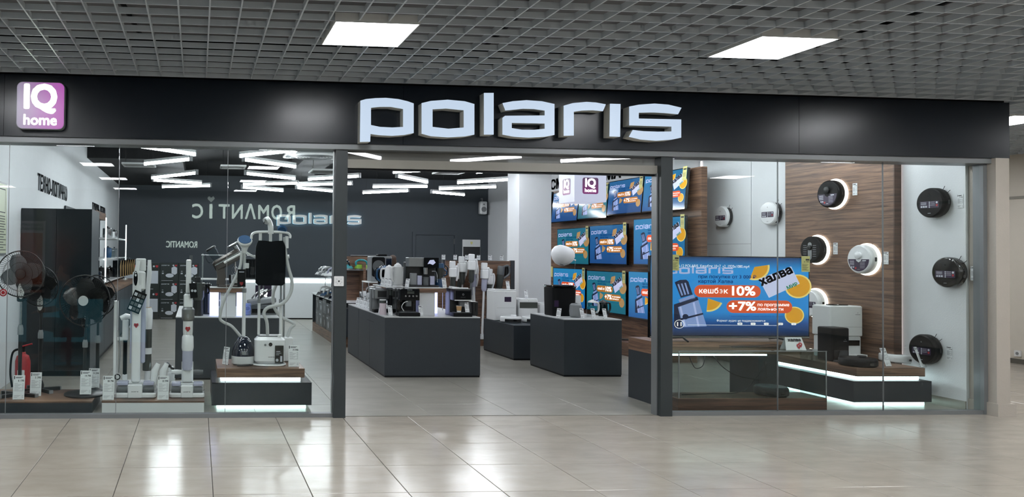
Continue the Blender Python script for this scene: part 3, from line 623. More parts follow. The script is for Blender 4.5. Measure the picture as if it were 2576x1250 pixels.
# big set in the right window
tv = thing('television', 'large television in the right window showing the cashback picture', 'television', (5.395, 7.42, .63)); W = 1.70; H = .83
MB().at((0, 0, H/2+.025), FACE).poly(rrect(W, H, .006), z0=-.03, z1=.008).build('bezel', 'black_gloss', tv)
p = link('picture', PIC_OSD, tv, (0, -.0085, H/2+.032), FACE); p.scale = (W-.016, (H-.035)/(9/16), 1)
MB().box(-W/2, W/2, -.0095, -.008, .03, .042).build('chin_strip', 'brushed', tv); MB().box(-.5, .5, .031, .08, .15, .55).build('rear_housing', 'black_matte', tv)
for s in (-1, 1): MB().tube([(s*.55, -.16, .006), (s*.5, 0, .03), (s*.55, .16, .006)], .009).build('foot', 'dark_plastic', tv)
for s, x, lab in ((-1, -.598, 1), (1, .80, 2)):
    c = MB().box(-.045, .045, -.16, 0, 0, .0015).build('price_card', 'tag_yellow', tv, (x, -.02, H+.035), FACE)
    m = MB().box(0, .04, -.045, -.028, .0016, .002); MB().text('37 990' if s < 0 else '31 990', .035, -.065, .02, .002, 'R', .02).build('card_price', 'print_dark', c)
    for k in range(7): m.box(-.038, .03-.01*(k % 3), -.085-.01*k, -.082-.01*k, .0016, .002)
    m.build('card_print', 'print_dark', c)['kind'] = 'stuff'

# ------------------------------------------------------------------ display walls and furniture
pw = struct(MB().box(7.47, 7.529, 9.86, 10.94, .1, 2.9).build('wall_panel_white', 'white_wall'))
MB().box(7.47, 7.529, 9.225, 9.85, .1, 2.9).build('panel', 'white_wall', pw)
MB().box(7.4695, 7.4699, 9.86, 10.94, 1.66, 1.664).build('seam', 'grey_plastic', pw)
pd = struct(MB().box(7.43, 7.5, 7.68, 9.2, .1, 2.9).build('wall_panel_wood', 'wood'))
MB().box(7.425, 7.505, 7.665, 7.679, .1, 2.9).build('edge', 'wood_dark', pd)
MB().box(7.512, 7.528, 7.69, 7.71, .1, 2.9).build('light_strip', 'led_pink', pd)
MB().box(7.45, 7.465, 10.86, 10.88, .1, 2.9).build('light_strip', 'led_pink', pd)

def counter(name, label, x0, x1, y0, y1, z, top='counter_top', seams=(), m='counter', cat='counter'):
    t = thing(name, label, cat, ((x0+x1)/2, (y0+y1)/2, 0)); w, d = (x1-x0)/2, (y1-y0)/2
    MB().box(-w+.004, w-.004, -d+.004, d-.004, .0, .02).build('plinth', 'black_matte', t)
    MB().box(-w, w, -d, d, .0205, z-.012).build('body', m, t)
    MB().box(-w, w, -d, d, z-.0115, z).build('worktop', top, t)
    for s in seams: MB().box(-w-.0008, -w-.0002, s-.002-(y0+y1)/2, s+.002-(y0+y1)/2, .03, z-.02).build('door_gap', 'black_matte', t)
    return t
C1Z = .72
c1 = counter('display_counter', 'dark slate display counter with coffee machines in the middle of the entrance', 2.235, 3.40, 9.01, 11.25, C1Z, seams=(9.82, 10.5))
MB().box(-.5835, -.583, -.55, -.15, .60, .606).build('recessed_grip', 'black_matte', c1)
c2 = counter('display_counter', 'dark slate counter with a black bin and kettles near the right post', 4.46, 5.19, 9.05, 10.0, .70)
cl = counter('display_counter', 'dark slate counter with kitchen machines behind the left window', -.24, .97, 8.85, 10.6, .72)
lb = counter('display_counter', 'low dark slate counter with two robot docking stations', 4.43, 5.5, 10.47, 11.6, .485, top='counter')
def two_tier(label, x0, x1, y0, y1, xa, xb, ya, yb, ztop=.37):
    t = thing('display_platform', label, 'platform', ((x0+x1)/2, (y0+y1)/2, 0), group='two tier lit platforms in the windows'); X, Y = (x0+x1)/2, (y0+y1)/2; w, d = (x1-x0)/2, (y1-y0)/2
    MB().box(-w+.05, w-.05, -d+.03, d-.03, 0, .034).build('plinth', 'led_under', t)
    MB().box(-w, w, -d, d, .035, .24).build('body', 'counter', t); MB().box(-w, w, -d, d, .2405, .246).build('body_top', 'black_matte', t)
    MB().box(xa-X+.035, xb-X-.035, ya-Y+.035, yb-Y-.035, .2465, .284).build('light_band', 'led_strip', t)
    MB().box(xa-X, xb-X, ya-Y, yb-Y, .2845, ztop).build('wooden_top', 'wood', t); return t
two_tier('two tier platform carrying the garment steamers in the left window', .15, 1.09, 7.2, 7.95, .2, 1.03, 7.26, 7.9)
two_tier('two tier platform with robot docks in the right window corner', 6.58, 7.42, 7.25, 8.7, 6.66, 7.40, 7.30, 8.65)
def slab(label, x0, x1, y0, y1, z, m):
    t = thing('display_platform', label, 'platform', ((x0+x1)/2, (y0+y1)/2, 0)); w, d = (x1-x0)/2, (y1-y0)/2
    MB().box(-w, w, -d, d, 0, z-.014).build('body', m, t); MB().box(-w-.003, w+.003, -d-.003, d+.003, z-.0135, z).build('wooden_top', 'wood', t)
slab('low dark platform with a brown top under the fans', -2.0, -.93, 7.02, 7.62, .112, 'counter')
slab('low white platform with a thin brown top under the floor washers', -.84, .077, 7.02, 7.62, .112, 'white_plastic')
# table behind the glass showcase
t = thing('tv_table', 'low table with walnut top and dark end panels holding the large television', 'table', (5.3, 7.55, 0))
MB().box(-.77, .82, -.2, .22, .50, .626).build('top', 'wood', t); MB().box(-.77, -.72, -.2, .22, 0, .4995).build('leg', 'counter', t); MB().box(.35, .55, -.2, .22, 0, .4995).build('leg', 'counter', t)
# glass showcase
t = thing('glass_showcase', 'low glass showcase with a walnut base in front of the large television', 'showcase', (5.31, 7.15, 0))
MB().box(-.75, .75, -.17, .15, 0, .125).build('base', 'wood_dark', t); MB().box(-.75, .75, -.17, .15, .1255, .13).build('floor_board', 'wood', t)
for nm, bx in (('pane', (-.745, .745, -.168, -.163, .131, .575)), ('pane', (-.745, -.74, -.162, .148, .131, .575)), ('pane', (.74, .745, -.162, .148, .131, .575)), ('glass_top', (-.75, .75, -.172, .15, .576, .583))): MB().box(*bx).build(nm, 'case_glass', t)
MB().box(-.75, .75, -.1735, -.1725, .576, .583).build('polished_edge', 'grey_plastic', t)
MB().box(-.73, .35, .10, .115, .50, .515).build('light_strip', 'led_strip', t)
for x in (-.742, .742): MB().box(x-.004, x+.004, -.1745, -.168, .131, .575).build('polished_edge', 'grey_plastic', t)
for k, pts in enumerate(([(-.6, .0, .135), (-.3, .02, .14), (0, .0, .16), (.2, .08, .26), (.35, .1, .42)], [(-.2, .12, .5), (-.1, .1, .38), (.05, .08, .30), (.3, .06, .28), (.32, .1, .45)], [(-.45, .12, .5), (-.4, .1, .38), (-.32, .1, .40), (-.28, .12, .5)])):
    tag(MB().tube(smooth_path([(5.31+a, 7.15+b_, c) for a, b_, c in pts]), .004, 5).build('power_cable', 'cable'), ['thin cable lying along the floor of the glass showcase', 'thin cable hanging in a loop inside the glass showcase', 'short drooping cable under the showcase light strip'][k], 'cable', 'cables in the showcase')
for k, pts in enumerate(([(5.2, 7.3, .59), (5.5, 7.28, .59), (5.75, 7.32, .6), (5.95, 7.3, .59)], [(5.3, 7.26, .59), (5.6, 7.24, .59), (5.9, 7.26, .595)])): tag(MB().tube(smooth_path(pts), .004, 5).build('power_cable', 'cable'), ['black cable on the showcase top below the television', 'second black cable on the showcase top by the folded card'][k], 'cable', 'cables on the showcase')
t = thing('tent_card', 'folded white card with red map pins on the glass showcase', 'card', aty(1997, 882, 7.06))
t.location.z = .584
m = MB().add([(-.105, -.03, 0), (.105, -.03, 0), (.085, .01, .118), (-.085, .01, .118)], [(0, 1, 2, 3)]); m.add([(-.105, -.031, 0), (.105, -.031, 0), (.085, .0095, .119), (-.085, .0095, .119)], [(0, 1, 2, 3)]); m.add([(-.105, .05, 0), (.105, .05, 0), (.085, .0105, .119), (-.085, .0105, .119)], [(0, 1, 2, 3)]); m.build('folded_sheet', 'tag_white', t)
Mt = Matrix.Rotation(R(-19), 3, 'X') @ FACE
MB().text('халва', 0, 0, .042, bold=.045, width=.13).build('lettering', 'print_dark', t, (0, -.009, .083), Mt)
for x, z, m_ in ((.03, .04, 'red'), (.052, .055, 'pic_pulp')): MB().poly(ell(.019, .019)+[], [ell(.007, .007)], z0=0, z1=.0005).poly([(-.0165, -.009), (0, -.034), (.0165, -.009)], z0=0, z1=.0005).build('map_pin', m_ if m_ == 'red' else 'red', t, (x, -.036+z*.34, z), Mt)
# low walnut platform under the television wall
slab('long low walnut platform under the wall of televisions', 6.33, 6.98, 10.25, 16, .20, 'wood')
# left wall: tall cabinet, base cabinets, shelves
t = thing('tall_cabinet', 'tall glossy dark cabinet standing against the left wall', 'cabinet', (-1.655, 9.45, 0))
MB().box(-.39, .419, -.35, .32, .06, 1.95).build('body', 'counter', t); MB().box(-.38, .40, -.33, .3, 0, .0595).build('plinth', 'black_matte', t)
mat('cabinet_gloss', '#1a1f22', .12)
for a, b in ((-.388, .012), (.016, .417)): MB().box(a, b, -.368, -.3505, .07, 1.945).build('door', 'cabinet_gloss', t)
t = thing('base_cabinets', 'row of low dark cabinets with a walnut worktop along the left wall', 'cabinet', (-1.65, 13.0, 0))
MB().box(-.38, .40, -3.2, 3.1, .1, .84).build('body', 'counter', t); MB().box(-.38, .34, -3.2, 3.1, 0, .0995).build('plinth', 'black_matte', t); MB().box(-.39, .42, -3.2, 3.1, .8405, .90).build('worktop', 'wood', t)
for k in range(9): MB().box(.4005, .412, -3.19+.7*k, -2.5+.7*k, .12, .83).build('door', 'counter', t)
t = thing('wall_shelf_unit', 'open white wall shelves with lit uprights and kitchenware on the left wall', 'shelf', (-2.04, 14.05, 0))
MB().box(0, .02, -2.1, 2.05, .92, 2.15).build('back_panel', 'counter', t)
for z in (.935, 1.31, 1.68): MB().box(.021, .54, -2.05 if z < 1.6 else .2, 2.05, z, z+.025).build('shelf', 'white_plastic', t)
for y in (-1.45, 2.06): MB().box(.545, .562, y, y+.02, .96, 2.0).build('lit_upright', 'led_strip', t)
MB().box(.021, .4, -1.4, -.2, 2.0, 2.12).build('header', 'wood', t)
# printed screen leaning panel above the cabinets
t = thing('wall_poster', 'dark poster with a pale knife picture on the left shelves', 'poster', (-1.6, 11.85, 1.36)); MB().box(-.4, .05, 0, .02, 0, .58).build('board', 'counter', t)
MB().poly([(-.36, .16), (-.2, .40), (.02, .54), (.02, .44), (-.12, .26), (-.30, .10)], z0=0, z1=.002).build('printed_blade', 'box_white', t, (0, -.001, 0), FACE)
# back counter with light edge
t = thing('cash_desk', 'white fronted desk with a bright light strip at the back of the shop', 'desk', (2.35, 17.2, 0))
MB().box(-1.45, 1.6, -.35, .35, .03, .80).build('front', 'white_wall', t); MB().box(-1.45, 1.6, -.33, .35, 0, .0295).build('plinth', 'black_matte', t)
MB().box(-1.45, 1.6, -.365, -.33, .835, .87).build('light_strip', 'led_strip', t); MB().box(-1.5, 1.65, -.325, .4, .8005, .90).build('worktop', 'white_plastic', t)
# gondola with irons
t = thing('shelf_gondola', 'walnut and grey gondola with boxed goods below and irons above, behind the left post', 'shelf', (2.62, 13.2, 0))
for k in range(3): MB().box(-.42, .42, -1.32+.88*k, -.445+.88*k, .0, .16).build('kick_board', 'wood', t)
MB().box(-.42, .42, 1.30, 1.33, .161, .69).build('end_panel', 'counter', t); MB().box(-.02, .02, -1.31, 1.299, .161, 1.30).build('back_panel', 'wood', t); MB().box(-.42, .42, -1.345, -1.331, .161, .60).build('end_panel', 'counter', t)
MB().box(-.44, .44, -1.33, 1.34, .691, .715).build('shelf', 'white_plastic', t)
MB().box(-.34, .42, -.99, -.96, .716, 1.42).build('cross_panel', 'wood', t); MB().box(.43, .5, -1.0, -.95, .0, 1.42).build('upright', 'counter', t)
MB().box(-.36, .40, -1.3, -.995, 1.20, 1.215).build('wire_shelf', 'steel', t)
# partition for stick cleaners
t = thing('vacuum_display_stand', 'walnut partition with grey end post behind the stick vacuum cleaners', 'partition', (4.70, 12.6, 0))
MB().box(-.68, .56, -.02, .02, .1, 1.37).build('board', 'wood', t); MB().box(.561, .63, -.03, .03, 0, 1.38).build('end_post', 'counter', t); MB().box(-.68, .56, -.5, .1, 0, .0995).build('foot_platform', 'wood', t)
# light riser on the coffee counter and on the left counter
def riser(label, x, y, z, w, d, h, lit):
    t = thing('counter_riser', label, 'riser', (x, y, z)); MB().box(-w*.21, w*.21, -d/2+.03, d/2, .0005, h-.055).build('pedestal', 'white_wall', t); MB().box(-w/2, w/2, -d/2, d/2, h-.0545, h-.004).build('wooden_shelf', 'wood', t); MB().box(-w/2, w/2, -d/2-.001, d/2, h-.0035, h).build('white_edge', 'white_plastic', t)
    for s in (-1, 1): MB().box(min(s*w*.25, s*w*.5), max(s*w*.25, s*w*.5), d/2-.2, d/2-.19, .0005, h-.056).build('lit_side', 'led_violet', t)
    return t
C1R, CLR = .335, .335
riser('walnut topped riser with violet lit sides on the coffee machine counter', 2.82, 9.5, C1Z, .46, .55, C1R, 1)
MB().box(-.45, -.24, -.03, .75, C1R-.012, C1R).build('glass_wing', 'white_plastic', bpy.data.objects['counter_riser']); MB().tube([(-.43, .7, 0), (-.43, .7, C1R-.012)], .006).build('wing_leg', 'steel', bpy.data.objects['counter_riser'])
MB().box(.24, .5, -.03, .7, C1R-.012, C1R).build('glass_wing', 'black_gloss', bpy.data.objects['counter_riser']); MB().box(-.239, .239, .28, .75, C1R-.012, C1R).build('glass_wing', 'white_plastic', bpy.data.objects['counter_riser']); MB().tube([(.47, .6, 0), (.47, .6, C1R-.012)], .006).build('wing_leg', 'steel', bpy.data.objects['counter_riser'])
riser('walnut topped riser under the stand mixer on the left counter', .36, 9.05, .72, .42, .35, CLR, 1)

# ------------------------------------------------------------------ fans in the left window
PT = .112
def fan(px, py, Y, r, base, label, blade_m, hub_m, rz, nb, polem, floor=PT, printed=False):
    c = aty(px, py, Y); zc = c.z-floor; t = thing('pedestal_fan', label, 'fan', (c.x, Y+.08, floor), (0, 0, rz), 'pedestal fans')
    if base == 'disc': q_ = .19 if printed else .12; MB().lathe([(q_, 0), (q_, .012), (q_*.95, .02), (.06, .032), (.03, .06)], 36).build('base', 'dark_plastic', t)
    else:
        for a in (35, 145, 215, 325): 
            l = MB().at((0, 0, 0), (0, 0, R(a))).box(0, .19, -.02, .02, .0, .03).build('leg', 'dark_plastic', t); MB().at((0, 0, 0), (0, 0, R(a))).box(.191, .202, -.021, .021, 0, .031).build('end_cap', 'grey_plastic', l)
        MB().lathe([(.04, .03), (.04, .06), (.025, .1)], 16).build('hub_socket', 'dark_plastic', t)
    MB().lathe([(.018, .03), (.018, zc*.55)], 14).build('lower_pole', 'dark_plastic', t); MB().lathe([(.026, zc*.5), (.026, zc*.55), (.018, zc*.58)], 14).build('pole_collar', 'grey_plastic', t)
    MB().lathe([(.012, zc*.58), (.012, zc-.22)], 14).build('upper_pole', polem, t)
    MB().rbox(.075, .05, .2, .03, .01, zc-.26).build('control_box', 'dark_plastic', t)
    cp = MB().poly(ell(.03, .075), z0=0, z1=.004).build('control_panel', 'white_plastic' if base != 'disc' else 'dark_plastic', t, (0, -.026, zc-.16), FACE)
    MB().poly(ell(.006, .006, 0, .03), z0=.0041, z1=.006).poly(ell(.006, .006, 0, .008), z0=.0041, z1=.006).poly(ell(.006, .006, 0, -.014), z0=.0041, z1=.006).build('buttons', 'grey_plastic', cp)
    MB().tube([(0, 0, zc-.08), (0, .0, zc)], .03, 12).build('neck', 'dark_plastic', t)
    MB().at((0, .02, zc), FACE).lathe([(.03, -.13), (.055, -.12), (.06, -.03), (.05, .02)], 20).build('motor', 'dark_plastic', t)
    yb = -.055
    for k in range(nb):
        a0 = 2*PI*k/nb+.3; P = []
        for i in range(9):
            u = i/8; rr = r*(.16+.72*u); P.append((rr, (.10+.30*math.sin(PI*min(1, u*.75+.2)))*r*.9))
        rings = []
        for rr, w in P:
            rings.append([(rr*math.cos(a0)-s*w*math.sin(a0), rr*math.sin(a0)+s*w*math.cos(a0), .02*s+d) for s, d in ((-1, 0), (0, .006), (1, 0), (1, -.003), (0, .003), (-1, -.003))])
        MB().loft(rings).build('blade', blade_m, t, (0, yb+.02, zc), FACE)
    MB().at((0, yb, zc), FACE).lathe([(r*.2, -.03), (r*.22, 0), (r*.17, .025), (.001, .03)], 24).build('rotor_hub', 'dark_plastic', t)
    for nm, b0, sg in (('front_grille', .052, 1), ('rear_grille', -.06, -1)):
        g = MB().at((0, yb+.0, zc), FACE)
        for q in (.22, .5, .75): g.torus(r*q, .0014, 40, 4, sg*.055*(1-q**3)+(.0 if sg > 0 else -.015))
        n = 64
        for k in range(n):
            a = 2*PI*k/n; g.tube([(r*q*math.cos(a+.25*q), r*q*math.sin(a+.25*q), sg*.055*(1-q**3)+(0 if sg > 0 else -.015)) for q in (.2, .5, .8, .97, 1.0)], .0011, 3, False)
        g.build(nm, 'black_matte', t)
    MB().at((0, yb, zc), FACE).torus(r, .006, 48, 8, -.006).build('rim_ring', 'dark_plastic', t)
    MB().at((0, yb-.056, zc), FACE).lathe([(r*.2, 0), (r*.2, .004), (.001, .007)], 28).build('grille_badge', hub_m, t)
    if printed:
        pr = MB().at((0, yb-.06, zc), FACE); pr.torus(.035, .004, 20, 4, 0); pr.M = pr.M @ Matrix.Translation((.1, -.04, 0)); pr.torus(.03, .003, 20, 4); pr.M = pr.M @ Matrix.Translation((-.07, -.03, 0)); pr.torus(.03, .003, 20, 4)
        MB().at((.075, yb-.05, zc-.06), FACE).poly([(-.05, -.04), (-.03, .03), (0, .06), (.02, .09), (.035, .07), (.02, .05), (.045, .0), (.02, .01), (.0, .0), (-.01, -.03)], z0=0, z1=.002).build('rider_print', 'black_matte', t)
    return t
mat('fan_blade', '#4d5257', .3); mat('fan_blade2', '#0d0f11', .3)
fan(49, 689, 7.22, .212, 'cross', 'black pedestal fan with grey blades and crossed feet at the left window edge', 'fan_blade', 'dark_plastic', R(8), 4, 'steel')
fan(100, 720, 7.46, .19, 'cross', 'dark pedestal fan half hidden behind the leftmost fan', 'fan_blade2', 'dark_plastic', R(-12), 5, 'dark_plastic')
mat('badge_silver', '#c9cccd', .25, metal=.3)
fan(213, 756, 7.26, .235, 'disc', 'black round based pedestal fan with silver centre badge', 'fan_blade2', 'badge_silver', R(-4), 5, 'dark_plastic', printed=True)
fan(245, 745, 7.5, .20, 'disc', 'black pedestal fan standing behind the silver badged one', 'fan_blade2', 'dark_plastic', R(-15), 5, 'dark_plastic')
t = thing('warning_sticker_tag', 'round red tag hanging at the left edge of the window', 'tag', aty(8, 736, 7.12), FACE); MB().lathe([(.034, 0), (.034, .002)], 24).build('disc', 'red', t); MB().torus(.02, .003, 20, 4, .003).build('print_ring', 'tag_white', t); MB().tube([(0, .03, .001), (.02, .12, -.03)], .001, 4).build('string', 'cable', t)
c = aty(56, 990, 7.82); t = thing('fire_extinguisher', 'red fire extinguisher standing behind the fan platform by the left wall', 'fire extinguisher', (c.x, 7.82, 0))
MB().lathe([(.07, 0), (.075, .01), (.075, .36), (.06, .41), (.03, .43), (.025, .45)], 28).build('cylinder', 'red', t); MB().lathe([(.02, .45), (.022, .5)], 14).build('valve', 'black_matte', t); MB().tube([(-.02, 0, .5), (.09, 0, .53)], .008).build('handle', 'red', t)
MB().tube(smooth_path([(-.02, 0, .48), (-.1, 0, .44), (-.12, 0, .25), (-.1, 0, .1)]), .011, 8).build('hose', 'black_matte', t); MB().at((0, -.0755, .22), FACE).poly(rrect(.07, .12, .005), z0=0, z1=.0015).build('instruction_label', 'tag_white', t)

# ------------------------------------------------------------------ price tags in the windows
for px, py, Y, pr, lab in ((46, 1003, 7.10, '6 198', 'reading 6 198 before the leftmost fan'), (89, 984, 7.27, '5 398', 'reading 5 398 in front of the red extinguisher'), (215, 984, 7.16, '14 798', 'reading 14 798 on the round fan base'), (236, 978, 7.52, '9 398', 'half hidden behind the tag reading 14 798'),
    (272, 1005, 7.07, '84 798', 'reading 84 798 left of the tallest floor washer'), (410, 1005, 7.07, '55 998', 'reading 55 998 between the two washer docks')):
    c = aty(px, py, Y); price_tag((c.x, Y, PT+(.034 if '14' in pr else .0005)), 'tall white price tag '+lab, pr, .103, .215, group='tall price tags in the left window')
c = aty(739, 920, 7.36); price_tag((c.x, 7.36, .3705), 'tall white price tag reading 19 998 beside the white steamer', '19 998', .103, .205, group='tall price tags in the left window')
c = aty(566, 905, 7.5); price_tag((c.x, 7.5, .3705), 'tall white price tag turned edgeways left of the navy steamer', '16 998', .09, .17, rz=R(-55), group='tall price tags in the left window')

# ------------------------------------------------------------------ floor washers
def shield(parent, loc, s=.03):
    e = MB().poly([(-s*.8, s*.9), (0, s*.7), (s*.8, s*.9), (s, 0), (0, -s*1.2), (-s, 0)], z0=0, z1=.001).build('red_badge', 'red', parent, loc, FACE); MB().text('IQ', 0, -.006, .016, .0012, bold=.03).build('badge_print', 'tag_white', e)
def dock(t, w, d, h):
    MB().rbox(w, d, h*.35, .03, .008).build('dock_tray', 'white_gloss', t); MB().rbox(w*.96, d*.55, h*.6, .03, .008, h*.352, 0, d*.2).build('dock_back', 'white_plastic', t)
    f = MB().rbox(w*.34, .05, h*.95, .012, .006, .001, 0, -d/2+.015).build('dock_front', 'white_gloss', t); n = MB(); name_print(n, -.032, 0, .064, 0); n.build('front_print', 'print_dark', f, (0, -d/2-.0105, h*.45), FACE)
    for s in (-1, 1):
        MB().at((s*w*.31, -d*.28, h*.52), (0, PI/2, 0)).lathe([(.028, -w*.13), (.028, w*.13)], 16).build('brush_roller', 'mid_grey', t)
        MB().rbox(w*.26, d*.4, .03, .01, .005, h*.82, s*w*.31, -d*.1).build('clear_tank', 'lilac_plastic', t)
Yv = 7.30; s_ = Yv/1931
c = aty(340, 1004, Yv-.1); t = thing('floor_washer', 'tall white floor washer in a wide dock with a hanging dark card', 'floor washer', (c.x, Yv, PT+.0005))
dock(t, .39, .3, .13)
MB().rbox(.085, .08, .93, .025, .015, .12, -.005, 0).build('body', 'white_gloss', t)
MB().rbox(.045, .075, .62, .02, .01, .3, .055, .03).build('clear_column', 'lilac_plastic', t); MB().rbox(.02, .075, .62, .008, .004, .3, -.055, .03).build('clear_side', 'lilac_plastic', t)
MB().rbox(.12, .09, .19, .035, .02, .98, .012, .02).build('motor_head', 'white_plastic', t); MB().rbox(.095, .06, .12, .012, .008, 1.165, .025, .03).build('head_cover', 'white_plastic', t)
MB().tube([(-.01, -.02, .96), (-.014, -.035, 1.12), (.006, -.03, 1.26)], [.024, .027, .02], 12).build('handle', 'white_gloss', t); MB().at((-.014, -.064, 1.10), FACE).poly(ell(.019, .07), z0=0, z1=.004).build('display', 'black_gloss', t)
MB().poly(ell(.008, .012, 0, .03), z0=.0041, z1=.006).poly(ell(.006, .006, 0, .055), z0=.0041, z1=.006).build('buttons', 'white_plastic', t, (-.014, -.064, 1.10), FACE)
shield(t, (-.005, -.0415, .66), .022)
hc = MB().box(-.06, .06, -.11, .09, 0, .003).build('hanging_card', 'black_matte', t, (.005, -.075, .89), Matrix.Rotation(R(22), 3, 'Y') @ FACE)
for i in range(3):
    for j in range(4): MB().box(-.05+.036*i, -.022+.036*i, -.095+.045*j, -.065+.045*j, .0031, .0036).build('card_icon', 'mid_grey' if (i+j) % 3 else 'box_white', hc)
for x, z in ((.16, .13), (.24, .13)): MB().tube([(x, 0, z-.03), (x+.01, 0, z+.1), (x+.045, 0, z+.17)], [.03, .035, .022], 12).build('spare_nozzle', 'white_gloss', t); 
c = aty(300, 1000, 7.38); t = thing('stick_vacuum', 'white folding stick vacuum with black tube and small wheel', 'vacuum cleaner', (c.x, 7.42, PT+.0005))
MB().rbox(.045, .04, .88, .012, .006, .0, -.045, 0).build('stand_post', 'white_gloss', t); MB().rbox(.09, .09, .02, .02, .005, 0, -.03, .0).build('stand_foot', 'white_gloss', t)
MB().rbox(.07, .05, .03, .01, .005, .5, -.005, 0).build('stand_clip', 'white_plastic', t)
MB().tube([(.045, 0, .17), (.045, 0, .5)], .02, 12).build('tube', 'black_matte', t); MB().rbox(.05, .045, .13, .015, .006, .05, .045, 0).build('tube_foot', 'white_gloss', t)
MB().rbox(.06, .05, .2, .02, .01, .5, .045, 0).build('motor_body', 'white_gloss', t); MB().tube([(.0, 0, .71), (.045, 0, .73), (.11, 0, .72), (.115, 0, .66), (.09, 0, .62)], [.025, .028, .024, .02, .016], 12).build('grip', 'white_gloss', t)
MB().at((-.02, -.035, .16), FACE).lathe([(.032, -.008), (.032, .008)], 20).build('wheel', 'white_plastic', t); MB().at((-.02, -.044, .16), FACE).torus(.024, .006, 20, 6).build('wheel_tyre', 'dark_plastic', t)
MB().tube(smooth_path([(-.02, -.02, .6), (.0, -.03, .4), (-.01, -.03, .2)]), .006, 6).build('hose', 'grey_plastic', t)
c = aty(368, 1000, 7.5); t = thing('stick_vacuum', 'slim white upright vacuum with smoky dust cups behind the tallest washer', 'vacuum cleaner', (c.x, 7.52, PT+.0005))
MB().rbox(.22, .14, .06, .02, .01, 0).build('floor_head', 'white_gloss', t); MB().tube([(0, 0, .05), (.01, 0, .2)], .03, 14).build('neck', 'white_gloss', t)
MB().lathe([(.042, .2), (.042, .36)], 20).build('lower_cup', 'smoke', t); MB().lathe([(.046, .361), (.046, .42)], 20).build('cup_ring', 'white_gloss', t); MB().lathe([(.044, .421), (.044, .6)], 20).build('upper_cup', 'smoke', t)
MB().lathe([(.047, .601), (.05, .64), (.05, .78), (.035, .81)], 20).build('motor_body', 'white_gloss', t); MB().lathe([(.036, .8), (.036, .812)], 20).build('gold_ring', 'cardboard', t)
MB().tube([(-.008, 0, .80), (0, 0, 1.0), (.012, 0, 1.15), (.01, 0, 1.27)], [.024, .022, .024, .018], 12).build('handle', 'white_gloss', t)
c = aty(470, 1003, Yv-.1); t = thing('floor_washer', 'white upright floor washer with silver motor and clear tanks in its own dock', 'floor washer', (c.x, Yv, PT+.0005))
dock(t, .33, .28, .12); MB().rbox(.11, .09, .2, .03, .012, .12, 0, .03).build('suction_head', 'white_plastic', t)
for s in (-1, 1): MB().at((s*.1, .05, .21), (0, PI/2, 0)).lathe([(.02, -.05), (.024, .0), (.02, .05)], 14).build('side_arm', 'white_plastic' if s < 0 else 'mid_grey', t)
MB().lathe([(.045, .24), (.05, .26), (.05, .42)], 22).build('dirty_tank', 'lilac_plastic', t); MB().lathe([(.052, .421), (.058, .45), (.055, .55), (.045, .57)], 22).build('filter_ring', 'white_gloss', t); MB().lathe([(.044, .571), (.047, .6), (.047, .70)], 22).build('cyclone', 'white_plastic', t)
MB().lathe([(.047, .701), (.06, .72), (.06, .81), (.045, .83)], 22).build('motor_band', 'brushed', t); MB().rbox(.085, .08, .13, .02, .01, .825).build('upper_body', 'white_gloss', t); MB().lathe([(.03, .955), (.036, .965), (.028, .965)], 18).build('collar', 'steel', t)
MB().rbox(.05, .045, .32, .012, .008, .96, 0, .0).build('handle', 'white_gloss', t); MB().tube([(.018, .02, 1.25), (.022, .02, 1.32)], .016, 10).build('grip_tip', 'mid_grey', t)
shield(t, (0, -.062, .63), .024); MB().at((0, -.047, .75), FACE).poly(ell(.012, .02), z0=0.016, z1=.018).build('power_button', 'grey_plastic', t)
k = MB().box(-.035, .035, -.1, .04, 0, .003).build('hanging_card', 'black_matte', t, (.045, -.06, 1.02), Matrix.Rotation(R(-6), 3, 'Y') @ FACE); MB().poly(ell(.012, .012, -.012, -.03), z0=.0031, z1=.0036).poly(ell(.012, .012, .016, -.035), z0=.0031, z1=.0036).build('card_icons', 'box_white', k)
c = aty(432, 965, 7.45); t = thing('brush_attachment', 'white brush attachment with dark bristles beside the right washer dock', 'attachment', (c.x-.01, 7.5, PT+.0005)); MB().rbox(.07, .06, .19, .015, .008).build('holder', 'white_gloss', t); MB().at((-.02, 0, .23), (0, R(40), 0)).rbox(.1, .05, .03, .01, .005).build('bristle_head', 'dark_plastic', t); MB().rbox(.05, .05, .06, .01, .005, .188, 0, 0).build('stem', 'white_gloss', t)

# ------------------------------------------------------------------ garment steamers
ST = .3705; Ys = 7.55; k_ = Ys/1931
def SP(px, py, bx, by): return ((px-bx)*k_*1.0, (by-py)*k_)
c = aty(612, 908, Ys); t = thing('garment_steamer', 'garment steamer with navy teardrop base, tall white pole and hanger', 'garment steamer', (c.x, Ys, ST))
MB().lathe([(.105, 0), (.115, .012), (.118, .05), (.117, .085)], 32).build('base_ring', 'white_plastic', t); MB().lathe([(.117, .0855), (.112, .14), (.085, .21), (.045, .262), (.025, .27)], 32).build('water_tank', 'navy_gloss', t)
MB().at((.0, -.112, .12), FACE).poly(rrect(.045, .03, .004), z0=0, z1=.004).build('badge', 'grey_plastic', t); MB().poly(ell(.15, .1, 0, 0, 32), z0=.0, z1=.011).build('foot_pedal', 'blue_plastic', t, (-.02, .0, 0)) if False else None
zt = 1.19
MB().lathe([(.018, .26), (.018, .7)], 14).build('lower_pole', 'white_plastic', t); MB().lathe([(.022, .7), (.022, .74)], 14).build('pole_lock', 'grey_plastic', t); MB().lathe([(.014, .74), (.014, zt-.1)], 14).build('upper_pole', 'hose', t)
MB().rbox(.05, .03, .05, .01, .004, zt-.25, .02, 0).build('cable_clip', 'white_plastic', t)
